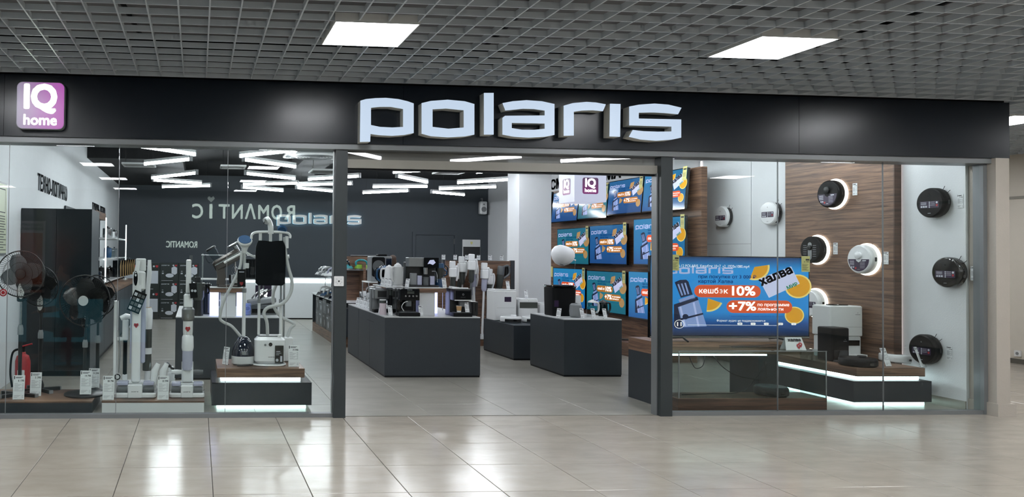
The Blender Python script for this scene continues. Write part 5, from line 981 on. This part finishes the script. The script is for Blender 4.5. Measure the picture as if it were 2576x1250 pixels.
for px, lab, pr, rz in ((1405, 'edgeways before the black bin', '4 998', -50), (1468, 'right of the grey humidifier', '3 998', 12), (1496, 'before the glass kettle', '2 498', 10), (1525, 'at the right end of the right counter', '2 998', 12)):
    c = aty(px, 793, 9.13); price_tag((c.x, 9.14, .7005), 'white price tag '+lab, pr, .055, .125, lean=R(-16), rz=R(rz), group='price tags on the counters')
t = thing('balloon', 'white balloon hovering over the right counter before the televisions', 'balloon', aty(1415, 643, 9.75)); MB().at((0, 0, 0), (0, R(20), 0)).lathe([(.001, -.135), (.06, -.122), (.11, -.08), (.145, -.02), (.15, .03), (.13, .085), (.08, .122), (.001, .135)], 32).build('skin', 'balloon', t); MB().tube([(.145, -.02, -.05), (.168, -.02, -.06)], [.006, .012], 8).build('knot', 'balloon', t); MB().at((0, 0, 0), (0, R(20), 0)).tube([(-.02, -.05, -.124), (.0, -.06, -.122), (.03, -.055, -.122)], .004, 5).build('faded_print', 'print_dark', t); MB().tube(smooth_path([(.165, -.02, -.06), (.16, -.02, -.3), (.2, -.06, -.55), (.17, .0, -.752)]), .0008, 4).build('ribbon', 'balloon', t)

# ------------------------------------------------------------------ left counter
LZ = .72
t = thing('stand_mixer', 'bronze grey stand mixer with tilted head, glass jar and meat tray on the walnut riser', 'mixer', (.33, 9.05, LZ+CLR))
MB().rbox(.30, .17, .03, .07, .01, 0, .05, 0).build('foot', 'bronze_grey', t); MB().loft([[(x, y, z) for x, y in ((-.055+dx, -.055), (.045+dx, -.055), (.045+dx, .055), (-.055+dx, .055))] for dx, z in ((-.05, .03), (-.04, .12), (-.055, .22))]).build('column', 'bronze_grey', t)
hd_ = MB().at((-.06, 0, .22), (0, R(-30), 0)).rbox(.36, .13, .13, .05, .02, -.02, .12, 0).build('tilted_head', 'bronze_grey', t); MB().at((-.06, 0, .22), (0, R(-30), 0)).box(-.04, .28, -.0665, -.065, .055, .065).build('head_trim', 'steel', t)
MB().at((-.09, 0, .30), (0, R(-30), 0)).lathe([(.04, .0), (.045, .02), (.06, .15), (.062, .16)], 20).build('glass_jar', 'clear', t); MB().at((-.09, 0, .30), (0, R(-30), 0)).lathe([(.063, .161), (.063, .18), (.04, .19)], 20).build('jar_lid', 'dark_plastic', t); MB().at((-.09, 0, .30), (0, R(-30), 0)).tube(smooth_path([(-.06, 0, .14), (-.1, 0, .13), (-.1, 0, .04), (-.05, 0, .03)]), .007, 6).build('jar_handle', 'clear', t)
MB().at((.16, 0, .40), (0, R(-30), 0)).lathe([(.03, .0), (.03, .1)], 16).build('grinder_neck', 'steel', t); MB().at((.11, 0, .50), (0, R(-30), 0)).rbox(.2, .11, .025, .03, .008).build('meat_tray', 'steel', t); MB().tube([(.16, 0, .42), (.24, 0, .36)], .03, 12).build('grinder_barrel', 'steel', t)
MB().lathe([(.05, .031), (.075, .05), (.082, .14), (.085, .145)], 24, .12, 0).build('bowl', 'steel', t); MB().tube([(.11, 0, .30), (.12, 0, .18)], .012, 8).build('whisk_stem', 'steel', t)
for a in range(4): MB().tube(smooth_path([(.11+.0*a, 0, .26), (.11+.04*math.cos(a*PI/2), .04*math.sin(a*PI/2), .2), (.12, 0, .12)]), .002, 4).build('whisk_wire', 'steel', t)
c = aty(498, 793, 9.0); t = thing('slow_juicer', 'dark grey slow juicer with smoky drum at the left end of the kitchen counter', 'juicer', (c.x, 9.02, LZ)); MB().lathe([(.058, 0), (.062, .01), (.055, .18)], 24).build('motor_base', 'dark_plastic', t); MB().lathe([(.06, .181), (.075, .22), (.075, .38), (.06, .39)], 24).build('drum', 'smoke', t); MB().rbox(.07, .06, .06, .012, .005, .391, -.01, 0).build('feed_chute', 'dark_plastic', t)
c = aty(520, 790, 9.3); t = thing('juicer_tower', 'navy juicer column standing behind the dark grey juicer', 'juicer', (c.x, 9.3, LZ)); MB().rbox(.09, .12, .25, .015, .005).build('motor_base', 'navy_gloss', t); MB().lathe([(.04, .251), (.055, .29), (.05, .36)], 18).build('drum', 'black_gloss', t)
c = aty(482, 650, 9.6); t = thing('toaster', 'small grey boxy appliance high at the left of the kitchen counter', 'appliance', (-.1, 9.75, LZ)); MB().rbox(.14, .16, .20, .02, .006).build('body', 'grey_plastic', t); MB().box(-.05, .05, -.03, .03, .2005, .203).build('slot', 'black_matte', t)
c = aty(514, 695, 9.6); t = thing('knife_set', 'dark knife block with steel handles behind the juicers', 'knife block', (.12, 9.65, LZ)); MB().at((0, 0, 0), (R(-12), 0, 0)).rbox(.12, .1, .26, .01, .004, .02).build('block', 'black_gloss', t)
for i in range(4): MB().tube([(-.045+.03*i, .0, .26), (-.055+.03*i, .0, .36)], .008, 6).build('knife_handle', 'steel', t)
c = aty(538, 790, 9.15); t = thing('glass_jar_set', 'cluster of clear glass blender jars beside the violet lit riser', 'jars', (c.x+.02, 9.25, LZ)); 
for i, (x, y) in enumerate(((0, 0), (.06, .05), (-.02, .09))): MB().lathe([(.032, 0), (.036, .01), (.042, .15)], 16, x, y).build('jar', 'clear', t); MB().lathe([(.043, .151), (.03, .17)], 16, x, y).build('jar_lid', 'steel', t)
t = thing('contact_grill', 'grey contact grill with raised lid on the kitchen counter', 'grill', (.80, 9.35, LZ)); MB().rbox(.34, .3, .12, .03, .01).build('lower_body', 'mid_grey', t); MB().box(-.14, .14, -.152, -.1505, .02, .07).build('front_recess', 'black_matte', t); MB().at((0, 0, .125), (0, R(-8), 0)).rbox(.34, .3, .06, .03, .01, 0, -.01, 0).build('lid', 'grey_plastic', t)
for i in range(3): MB().tube(smooth_path([(-.14+.05*i, -.1, .19), (-.08+.05*i, -.1, .26), (-.0+.05*i, -.08, .30)]), .01, 6).build('lid_handle', ['steel', 'white_plastic', 'dark_plastic'][i], t)
t = thing('small_light_box', 'violet plate reading IQ behind the contact grill', 'sign', (.93, 10.4, LZ)); MB().box(-.14, .08, 0, .02, 0, .3).build('plate', 'sticker_purple', t); MB().text('IQ', -.03, .16, .11, bold=.04).build('lettering', 'sign_white2', t, (0, -.001, 0), FACE)
mat('sage', '#6f7fa8', .4); t = thing('waffle_maker', 'pale violet round handled appliance beside the grill', 'appliance', (.60, 9.15, LZ)); MB().rbox(.09, .12, .14, .03, .01).build('body', 'sage', t); MB().torus(.03, .008, 20, 6).build('handle', 'sage', t, (0, -.07, .08), FACE)
t = thing('glass_wall_shelf', 'clear shelf stand with small appliances behind the stand mixer', 'shelf', (.55, 10.2, LZ)); MB().box(-.5, .35, -.15, .15, .38, .395).build('shelf', 'white_plastic', t); MB().box(-.5, .35, -.15, .15, .70, .71).build('shelf', 'white_plastic', t)
for x in (-.48, .33): MB().box(x-.01, x+.01, -.01, .01, 0, .72).build('upright', 'steel', t)
t = thing('air_fryer', 'black glossy fryer on the clear shelf behind the steamer pole', 'fryer', (.72, 10.2, LZ+.396)); MB().rbox(.22, .24, .26, .05, .015).build('body', 'black_gloss', t); MB().rbox(.05, .05, .1, .015, .005, .06, 0, -.14).build('handle', 'dark_plastic', t)
# ------------------------------------------------------------------ left shelves goods
def lathe_item(name, label, cat, x, y, z, prof, m, extra=None, group='kitchenware on the left shelves'):
    t = thing(name, label, cat, (x, y, z), group=group); MB().lathe(prof, 20).build('body', m, t)
    if extra: extra(t)
    return t
def knob(z): return lambda t: (MB().lathe([(.012, z), (.016, z+.02)], 10).build('knob', 'dark_plastic', t), MB().torus(.05, .006, 20, 6, z-.02).build('rim', 'steel', t))
SH = (.961, 1.336, 1.706)
for i, (lv, y, r_, h_, m_, lab) in enumerate(((2, 14.5, .09, .2, 'steel', 'tall steel pot on the top shelf'), (2, 15.1, .07, .14, 'white_gloss', 'small white canister on the top shelf'), (2, 15.6, .09, .17, 'steel', 'wide steel pot at the end of the top shelf'), (1, 14.6, .07, .2, 'blue_plastic', 'blue canister on the middle shelf'), (1, 15.15, .08, .16, 'clear', 'clear glass jar on the middle shelf'), (1, 15.7, .08, .19, 'clear', 'tall clear glass jar at the end of the middle shelf'), (0, 12.9, .1, .18, 'navy_gloss', 'dark moka pot on the lower shelf'), (0, 13.6, .08, .22, 'dark_plastic', 'dark coffee canister on the lower shelf'), (0, 14.3, .08, .2, 'black_gloss', 'black canister on the lower shelf'), (0, 15.0, .09, .2, 'black_gloss', 'second black canister on the lower shelf'))):
    lathe_item('kitchen_pot' if m_ == 'steel' else 'storage_canister', lab, 'pot' if m_ == 'steel' else 'canister', -1.68, y, SH[lv], [(r_*.92, 0), (r_, .012), (r_, h_*.85), (r_*.9, h_*.9), (.02, h_*.97)], m_, knob(h_*.97))
for i in range(7):
    t = thing('cutlery_pack', 'black and gold cutlery pack hanging on a hook, '+['first', 'second', 'third', 'fourth', 'fifth', 'sixth', 'seventh'][i]+' from the front', 'package', (-1.44+.012*i, 14.0+.33*i, .99), (0, 0, 0), 'hanging packs at the left shelves'); MB().box(-.08, .075, -.018, .018, 0, .3).build('box', 'black_gloss', t); MB().box(.0755, .077, -.018, -.006, 0, .3).build('gold_edge', 'cardboard', t); MB().poly([(.058, .0), (.074, .0), (.074, .3), (.068, .3), (.05, .2)], z0=0, z1=.001).build('gold_print', 'cardboard', t, (0, -.0182, 0), FACE); MB().tube([(0, 0, .3), (0, 0, .33), (-.15, 0, .335)], .004, 5).build('hook', 'steel', t)
for i, (y, m_) in enumerate(((10.4, 'steel'), (10.9, 'black_gloss'), (11.4, 'dark_plastic'))):
    t = thing('worktop_appliance', ['chrome coffee maker with black dome on the left worktop', 'low black cooker on the left worktop', 'dark flat hotplate on the left worktop'][i], 'appliance', (-1.55, y, .9005)); MB().lathe([(.1, 0), (.12, .02), (.12, .1), (.1, .16), (.04, .2 if i < 1 else .17)], 24).build('body', m_, t); MB().tube(smooth_path([(-.06, 0, .15), (-.05, 0, .24), (.05, 0, .24), (.06, 0, .15)]), .01, 8).build('handle', 'black_matte', t)
# ------------------------------------------------------------------ boxed goods at the back
def product_box(x0, x1, y, z0, z1, label, kind):
    w, h = x1-x0, z1-z0; t = thing('product_box', label, 'box', ((x0+x1)/2, y, z0), group='dark printed product boxes stacked at the back'); MB().box(-w/2+.002, w/2-.002, 0, .42, .001, h-.001).build('carton', 'box_print', t); m = MB()
    name_print(m, -w*.42, h*.86, w*.42, .001); m.quad(-w*.4, -w*.3, h*.42, h*.48, .001).quad(-w*.42, w*.2, h*.06, h*.075, .001).poly(ell(w*.045, w*.045, w*.22, h*.88), z1=.001, front_only=True).poly(ell(w*.035, w*.035, -w*.35, h*.56), [ell(w*.025, w*.025, -w*.35, h*.56)], z1=.001, front_only=True)
    if kind == 'tower': m.quad(-w*.06, w*.42, h*.26, h*.72, .001)
    else: m.poly([(w*.12, h*.76), (w*.27, h*.83), (w*.42, h*.76), (w*.42, h*.46), (w*.30, h*.38), (w*.12, h*.46)], z1=.001, front_only=True).poly(ell(w*.22, h*.11, .02*w, h*.34), z1=.0012, front_only=True)
    m.build('front_print', 'box_white', t, (0, -.001, 0), FACE); MB().poly([(w*.30, h*.92), (w*.42, h*.92), (w*.42, h*.86), (w*.36, h*.82), (w*.30, h*.86)], z1=.001, front_only=True).build('red_badge', 'red', t, (0, -.001, 0), FACE)
Yb = 16.68; bx = [aty(p, 730, Yb).x for p in (286, 347, 402, 449, 500)]
for i, lab in ((0, 'far left'), (1, 'second')):
    for j, (a, b) in enumerate(((0, .61), (.6105, 1.21))): product_box(bx[i], bx[i+1]-.004, Yb, a, b, f'large dark box picturing a white dock, {lab} stack, {["bottom", "top"][j]}', 'tower')
for i, lab in ((2, 'third'), (3, 'right')):
    for j in range(3): product_box(bx[i], bx[i+1]-.004, Yb, .4035*j, .4035*j+.402, f'dark box picturing a round robot, {lab} stack, {["bottom", "middle", "top"][j]} box', 'robot')
# boxes and irons on the gondola
for j in range(2):
    for i in range(6):
        y = 12.09+.39*i; t = thing('appliance_box', f'dark grey appliance box in the gondola, {["lower", "upper"][j]} row, {["nearest", "second", "third", "fourth", "fifth", "farthest"][i]}', 'box', (2.215, y, .1615+.258*j), group='appliance boxes in the gondola'); h_ = .256 if j == 0 else .2+.04*(i % 2)
        MB().box(0, .36, -.185, .185, 0, h_).build('carton', 'mid_grey' if (i+j) % 3 else 'dark_plastic', t); m = MB().at((-.0005, 0, 0), WALL_R); m.quad(-.15, .0, h_*.75, h_*.85, .001).poly(ell(.05, h_*.22, .03, h_*.38), z1=.001, front_only=True); m.build('front_print', 'grey_plastic' if i % 2 else 'box_white', t)
def iron(x, y, z, rz, m1, m2, label, tilt=0):
    t = thing('steam_iron', label, 'iron', (x, y, z), (0, R(tilt), rz), 'steam irons on the gondola'); o = [(-.13, -.055), (-.13, .055), (-.02, .06), (.08, .035), (.15, 0), (.08, -.035), (-.02, -.06)]; MB().poly(o, z0=0, z1=.012).build('soleplate', 'steel', t)
    MB().loft([[(a*.96, b_*.94, .0125) for a, b_ in o], [(a*.85-.01, b_*.8, .05) for a, b_ in o], [(a*.6-.03, b_*.5, .075) for a, b_ in o]]).build('body', m1, t); MB().tube(smooth_path([(-.11, 0, .06), (-.115, 0, .12), (-.04, 0, .15), (.05, 0, .125), (.08, 0, .05)]), .016, 10).build('handle', m2, t); MB().lathe([(.012, .14), (.012, .155)], 10, -.03, 0).build('steam_button', m1, t); return t
for i, (x, y, a, m1, m2, lab) in enumerate(((2.33, 12.04, 5, 'teal_plastic', 'navy_gloss', 'teal and green iron on the wire shelf right of the post'), (2.63, 12.06, 4, 'green_plastic', 'teal_plastic', 'lime and teal iron behind the teal one'), (2.93, 12.06, 4, 'white_gloss', 'grey_plastic', 'white iron at the right end of the wire shelf'))): iron(x, y, 1.2155, R(a), m1, m2, lab, 0)
t = thing('wire_iron_rack', 'wire rack holding irons on the left edge of the gondola', 'rack', (2.3, 13.5, .7155)); MB().box(-.06, .1, -.7, .7, .34, .348).build('rack_shelf', 'steel', t)
for y in (-.68, 0, .68): MB().tube([(.08, y, 0), (.08, y, .34)], .006, 6).build('rack_post', 'steel', t)
for i in range(4): iron(2.3, 13.0+.33*i, 1.0645, R(170), ['white_gloss', 'white_plastic', 'grey_plastic', 'white_gloss'][i], ['lilac_plastic', 'grey_plastic', 'white_gloss', 'steel'][i], 'pale iron on the wire rack left of the post, '+['nearest', 'second', 'third', 'farthest'][i])
for i in range(4): iron(2.27, 12.45+.42*i, .7155, R(200), ['navy_gloss', 'dark_plastic', 'blue_plastic', 'mid_grey'][i], ['white_plastic', 'grey_plastic', 'white_plastic', 'white_gloss'][i], 'dark iron on the white gondola shelf, '+['nearest', 'second', 'third', 'farthest'][i])
t = thing('steam_station', 'white and black steam station with curved handle before the gondola', 'steam station', (2.62, 11.72, .7155)); MB().rbox(.34, .22, .12, .04, .012).build('tank', 'white_gloss', t); MB().tube(smooth_path([(-.16, 0, .13), (-.1, 0, .22), (.08, 0, .21), (.16, 0, .16)]), .014, 8).build('iron_handle', 'white_gloss', t); MB().poly([(-.15, -.05), (.08, -.05), (.17, 0), (.08, .05), (-.15, .05)], z0=.125, z1=.15).build('iron_sole', 'black_gloss', t)
t.location.y = 12.06; t.location.x = 2.82
# ------------------------------------------------------------------ stick cleaners by the partition
def stick(px, Y, top, label, tube_m, body_m, lean=0, low=False):
    c = aty(px, 760, Y); H = top; t = thing('stick_vacuum', label, 'vacuum cleaner', (c.x, Y, .1), (0, R(lean), 0), 'stick vacuum cleaners by the partition'); MB().rbox(.2, .1, .06, .02, .01).build('floor_head', body_m, t); MB().tube([(0, 0, .05), (0, .02, .12), (0, .02, H-.42)], .018, 10).build('tube', tube_m, t)
    MB().lathe([(.03, H-.42), (.045, H-.38), (.045, H-.22)], 16, 0, .02).build('dust_cup', 'smoke' if tube_m != 'white_plastic' else 'lilac_plastic', t); MB().rbox(.11, .13, .15, .03, .01, H-.219, 0, .02).build('motor_body', body_m, t); MB().tube(smooth_path([(.03, .05, H-.1), (.08, .06, H-.04), (.10, .06, H-.14), (.07, .05, H-.28)]), .016, 8).build('handle', body_m, t); MB().rbox(.09, .08, .11, .02, .008, H-.0685, -.01, .02).build('battery', body_m, t); return t
for px, Y, H, lab, a, b, le in ((1140, 12.2, 1.22, 'white stick vacuum with looped handle, leftmost at the partition', 'grey_plastic', 'white_gloss', 0), (1163, 12.3, 1.30, 'white stick vacuum with grey tube, second at the partition', 'steel', 'white_plastic', 0), (1181, 12.15, 1.34, 'stick vacuum with thick dark tube, third at the partition', 'mid_grey', 'white_gloss', 2), (1199, 12.3, 1.26, 'white stick vacuum with pale tube, fourth at the partition', 'white_plastic', 'white_plastic', -3), (1214, 12.15, 1.20, 'short white stick vacuum by the low counter', 'white_plastic', 'white_gloss', 2), (1150, 12.42, 1.18, 'white stick vacuum behind the looped handle one', 'grey_plastic', 'white_gloss', 3), (1190, 12.42, 1.12, 'white stick vacuum low behind the thick dark tube', 'white_plastic', 'white_gloss', 0), (1222, 12.40, 1.10, 'white stick vacuum behind the tall white docking station', 'steel', 'white_gloss', 4)): stick(px, Y, H, lab, a, b, le)
c = aty(1255, 720, 12.45); t = thing('handheld_vacuum', 'dark handheld vacuum mounted on the walnut partition', 'vacuum cleaner', (c.x, 12.46, .86)); MB().at((0, 0, 0), (0, R(6), 0)).lathe([(.02, 0), (.05, .06), (.055, .2), (.06, .28), (.04, .30)], 18).build('dust_cup', 'smoke', t); MB().at((0, 0, 0), (0, R(6), 0)).lathe([(.058, .281), (.06, .4), (.05, .43)], 18).build('motor_body', 'mid_grey', t); MB().tube(smooth_path([(.06, 0, .40), (.17, .02, .43), (.19, .03, .3), (.08, 0, .22)]), .018, 8).build('handle', 'mid_grey', t); MB().rbox(.06, .05, .16, .015, .005, .26, .17, .08).build('wall_bracket', 'dark_plastic', t)
for i in range(6):
    price_tag((4.10+.2*i, 12.56, 1.381), 'small white price tag on top of the partition, '+['first', 'second', 'third', 'fourth', 'fifth', 'sixth'][i]+' from the left', '8 998', .06, .08, lean=0, group='price tags on the partition')
# ------------------------------------------------------------------ back of the shop
p = aty(1188, 660, 19.9); t = thing('notice_board', 'white headed board with a yellow shield and dark screen on the back wall', 'board', (p.x, 19.995, .9)); MB().box(-.24, .24, -.03, 0, 0, .97).build('panel', 'white_plastic', t); MB().box(-.225, .235, -.034, -.0305, .05, .78).build('screen', 'black_gloss', t); MB().poly([(-.03, .04), (.03, .04), (.03, 0), (0, -.04), (-.03, 0)], z0=0, z1=.003).build('shield', 'tag_yellow', t, (0, -.031, .875), FACE)
t = thing('back_shelf', 'grey glass fronted shelf with dark folders behind the gondola', 'shelf', (3.45, 15.4, 0)); MB().box(-.3, .32, -.2, .2, 0, 1.22).build('carcass', 'counter', t); MB().box(-.3, .32, -.2, .2, 1.221, 1.42).build('glass_case', 'smoke_glass', t); MB().box(-.31, .33, -.21, .21, 1.421, 1.435).build('top', 'grey_plastic', t)
for i in range(5): tag(MB().box(-.04, .04, -.1, .1, 0, .17).build('folder', 'black_matte', None, (3.22+.11*i, 15.4, 1.222)), 'dark folder inside the grey case behind the gondola, '+['first', 'second', 'third', 'fourth', 'fifth'][i]+' from the left', 'folder', 'folders in the grey case')
t = thing('call_button_plate', 'square white button plate on the left entrance post', 'button', aty(852, 707, 6.80), FACE); MB().poly(rrect(.088, .088, .006), z0=0, z1=.012).build('plate', 'white_plastic', t); MB().lathe([(.007, .0121), (.007, .016)], 12).build('button', 'dark_plastic', t)
for a in (200, 235, 305, 340, 45, 135): MB().lathe([(.0035, .0121), (.0035, .013)], 8, .027*math.cos(R(a)), .027*math.sin(R(a))).build('printed_dot', 'print_grey', t)
t = thing('wall_sticker', 'small orange sticker at the right edge of the end pane', 'sticker', aty(2470, 646, GY-.008), FACE); MB().box(-.014, .014, -.024, .024, 0, .001).build('sticker', 'cup_paper', t)
# cables and white adapter on the low table at the entrance
tag(MB().tube(smooth_path([(6.45, 11.3, .206), (6.5, 11.1, .22), (6.42, 10.9, .208), (6.52, 10.75, .24), (6.45, 10.6, .208), (6.55, 10.5, .21)]), .012, 6).build('cable_bundle', 'cable'), 'tangled black cables on the long platform under the televisions', 'cable')

# ------------------------------------------------------------------ people
def person(loc, rz, joints, edges, shirt, legs, label, hair_long, head_c, head_dir):
    t = thing('person', label, 'person', loc, (0, 0, rz))
    def skin(name, m_, names, k, parent):
        idx = {n: i for i, n in enumerate(names)}; me = bpy.data.meshes.new(name); me.from_pydata([joints[n][:3] for n in names], [(idx[a], idx[b]) for a, b in edges if a in idx and b in idx], []); me.materials.append(MATS[m_])
        o = link(name, me, parent); md = o.modifiers.new('skin', 'SKIN'); 
        for i, n in enumerate(names): me.skin_vertices[0].data[i].radius = (joints[n][3]*k, joints[n][4]*k)
        me.skin_vertices[0].data[0].use_root = True; md.use_smooth_shade = True; s = o.modifiers.new('sub', 'SUBSURF'); s.levels = 2; s.render_levels = 2; return o
    names = list(joints); b = skin('body', 'skin', names, 1, t)
    skin('shirt', shirt, ['pelvis', 'waist', 'chest', 'shl', 'shr', 'ell', 'elr'], 1.3, t); skin('trousers', legs, ['pelvis', 'hipl', 'hipr', 'knl', 'knr', 'anl', 'anr'], 1.2, t)
    hx, hy, hz = head_c; H = MB().at((hx, hy, hz), (head_dir, 0, 0))
    rows = [(0.0, -.118), (.035, -.112), (.052, -.09), (.062, -.05), (.07, -.01), (.074, .03), (.07, .07), (.05, .1), (.02, .115), (0, .118)]
    n = 20; H.loft([[(max(r_, .001)*math.cos(2*PI*i/n), max(r_, .001)*1.18*math.sin(2*PI*i/n)+(.0 if z > -.06 else -.015), z) for i in range(n)] for r_, z in rows]); H.build('head', 'skin', t)
    f = MB().at((hx, hy, hz), (head_dir, 0, 0)); f.add([(-.012, -.082, -.03), (.012, -.082, -.03), (0, -.108, -.032), (0, -.084, .01)], [(0, 1, 2), (0, 2, 3), (1, 3, 2), (0, 3, 1)]); f.build('nose', 'skin', t)
    for s in (-1, 1): MB().at((hx, hy, hz), (head_dir, 0, 0)).box(s*.028-.012, s*.028+.012, -.087, -.078, .0, .012).build('eye', 'print_dark', t); MB().at((hx+s*.073, hy, hz-.01), (0, R(90), 0)).lathe([(.02, -.008), (.022, 0), (.015, .008)], 12).build('ear', 'skin', t)
    MB().at((hx, hy, hz), (head_dir, 0, 0)).box(-.02, .02, -.083, -.074, -.062, -.054).build('mouth', 'red', t)
    hr = MB().at((hx, hy+.008, hz+.012), (head_dir, 0, 0)); rows2 = [(.084, -.02), (.086, .03), (.08, .075), (.06, .105), (.025, .122), (0, .124)]
    rows2 = ([(.07, -.2), (.085, -.14), (.09, -.08)] if hair_long else [])+rows2
    hr.loft([[(max(r_, .001)*math.cos(2*PI*i/n), max(r_, .001)*1.16*math.sin(2*PI*i/n)*(1 if math.sin(2*PI*i/n) > -.2 or z > .05 else .55)+.01, z) for i in range(n)] for r_, z in rows2]); hr.build('hair', 'hair', t); return t
def hand(J, E, s, wr, d):   # palm and five fingers hung on the wrist joint
    x, y, z = wr; J['palm'+s] = (x+d[0]*.06, y+d[1]*.06, z+d[2]*.06, .03, .018); E.append(('wr'+s, 'palm'+s))
    sd = Vector(d).normalized(); sx = sd.cross(Vector((0, 0, 1)) if abs(sd.z) < .9 else Vector((1, 0, 0))).normalized()
    for i in range(5):
        o = Vector(wr)+sd*(.07 if i else .025)+sx*(-.024+.014*i if i else .03*(-1 if s == 'l' else 1)); l = (.05, .062, .07, .065, .05)[i]; a = o+sd*l*.5+(sx*.02*(-1 if s == 'l' else 1) if i == 0 else Vector((0, 0, -.004))); e_ = o+sd*l*.95+Vector((0, 0, -.02)); J[f'f{i}a{s}'] = (*o, .009, .009); J[f'f{i}b{s}'] = (*a, .0085, .0085); J[f'f{i}c{s}'] = (*e_, .007, .007); E += [('palm'+s, f'f{i}a{s}'), (f'f{i}a{s}', f'f{i}b{s}'), (f'f{i}b{s}', f'f{i}c{s}')]
def skeleton(sit):
    J = {'pelvis': (0, 0, .86, .15, .11), 'waist': (0, -.01, 1.0, .125, .095), 'chest': (0, -.03, 1.18, .15, .105), 'neck': (0, -.04, 1.34, .05, .05), 'skull': (0, -.05, 1.44, .055, .06), 'shl': (.17, -.03, 1.27, .055, .055), 'shr': (-.17, -.03, 1.27, .055, .055), 'ell': (.21, -.1, 1.03, .04, .04), 'elr': (-.21, -.1, 1.03, .04, .04), 'wrl': (.12, -.32, 1.0, .028, .025), 'wrr': (-.12, -.32, 1.0, .028, .025),
         'hipl': (.09, 0, .8, .085, .085), 'hipr': (-.09, 0, .8, .085, .085), 'knl': (.1, -.02, .45, .058, .058), 'knr': (-.1, -.02, .45, .058, .058), 'anl': (.1, .02, .08, .04, .04), 'anr': (-.1, .02, .08, .04, .04), 'tol': (.11, -.13, .03, .035, .025), 'tor': (-.11, -.13, .03, .035, .025)}
    if sit:
        dz = -.36
        for k in ('pelvis', 'waist', 'chest', 'neck', 'skull', 'shl', 'shr', 'ell', 'elr', 'wrl', 'wrr', 'hipl', 'hipr'): v = J[k]; J[k] = (v[0], v[1], v[2]+dz, v[3], v[4])
        J['knl'] = (.12, -.42, .48, .06, .06); J['knr'] = (-.12, -.42, .48, .06, .06); J['anl'] = (.12, -.38, .08, .04, .04); J['anr'] = (-.12, -.38, .08, .04, .04); J['tol'] = (.12, -.52, .03, .035, .025); J['tor'] = (-.12, -.52, .03, .035, .025)
    E = [('pelvis', 'waist'), ('waist', 'chest'), ('chest', 'neck'), ('neck', 'skull'), ('chest', 'shl'), ('chest', 'shr'), ('shl', 'ell'), ('shr', 'elr'), ('ell', 'wrl'), ('elr', 'wrr'), ('pelvis', 'hipl'), ('pelvis', 'hipr'), ('hipl', 'knl'), ('hipr', 'knr'), ('knl', 'anl'), ('knr', 'anr'), ('anl', 'tol'), ('anr', 'tor')]
    for s in 'lr': hand(J, E, s, J['wr'+s][:3], (-.1 if s == 'l' else .1, -1, -.1))
    return J, E
J, E_ = skeleton(False); c = aty(987, 662, 16.2); person((c.x, 16.2, c.z-1.47), R(150), J, E_, 'cloth_dark', 'cloth_dark', 'person with tied brown hair, head showing over the goods at the back', True, (0, -.06, 1.47), R(-12))
o = bpy.data.objects['person']; o.location.z = 0; o.scale = (.9, .9, .9)

# island kiosk, poster and seated man on the mall side, out of frame to the left: the window panes mirror them
mat('kiosk_glow', '#20343a', .5, emit=1.9, ecol='#3f93a6')
t = thing('kiosk_counter', 'dark island counter with teal glowing fronts, mirrored in the left window panes', 'counter', (-1.9, 1.7, 0)); MB().box(-1.2, 1.2, -.35, .35, 0, .80).build('body', 'counter', t); MB().box(-1.22, 1.22, -.37, .38, .801, .83).build('worktop', 'black_gloss', t)
for a, b in ((-1.1, -.62), (-.38, .5), (.75, 1.15)): MB().box(a, b, .351, .36, .1, .74).build('lit_front', 'kiosk_glow', t)
A = aty(34, 660, 2*GY+5.8); B = aty(114, 556, 2*GY+5.8); t = thing('recruitment_poster', 'tall pale poster with an orange block across the mall, mirrored in the left pane', 'poster', ((A.x+B.x)/2, -5.84, A.z-.6), Matrix(((-1, 0, 0), (0, 0, 1), (0, 1, 0)))); w = B.x-A.x; h = B.z-A.z+.6
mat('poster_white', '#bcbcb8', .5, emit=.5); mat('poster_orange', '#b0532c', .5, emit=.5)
MB().box(-w/2, w/2, 0, h, 0, .02).build('sheet', 'poster_white', t); MB().box(-w/2+.06, w/2-.06, .06, h-.3, .0205, .022).build('orange_block', 'poster_orange', t); MB().text('СЛУЖБА ПО КОНТРАКТУ', 0, h-.13, .09, .0225, width=w*.86, bold=.02).text('В ВООРУЖЁННЫХ СИЛАХ', 0, h-.23, .09, .0225, width=w*.86, bold=.02).build('lettering', 'print_dark', t)
t = thing('stool', 'low dark stool under the seated man at the kiosk', 'stool', (-1.62, 3.75, 0)); MB().lathe([(.17, .40), (.18, .42), (.17, .45)], 24).build('seat', 'black_matte', t); MB().lathe([(.03, .03), (.03, .40)], 12).build('column', 'steel', t); MB().lathe([(.18, 0), (.18, .02), (.03, .04)], 24).build('base', 'steel', t)
J, E_ = skeleton(True); person((-1.62, 3.75, .06), R(-90), J, E_, 'cloth_dark', 'cloth_dark', 'seated man in a dark shirt looking down, mirrored in the left window pane', False, (0, -.07, 1.12), R(-18))

# small glowing prints need no light sampling of their own
for k, m in MATS.items():
    if k.startswith('pic_') or k in ('sign_white', 'sign_white2', 'small_face', 'romantic', 'iq_plate', 'iq_plate_dark', 'cube_face'): m.cycles.emission_sampling = 'NONE'
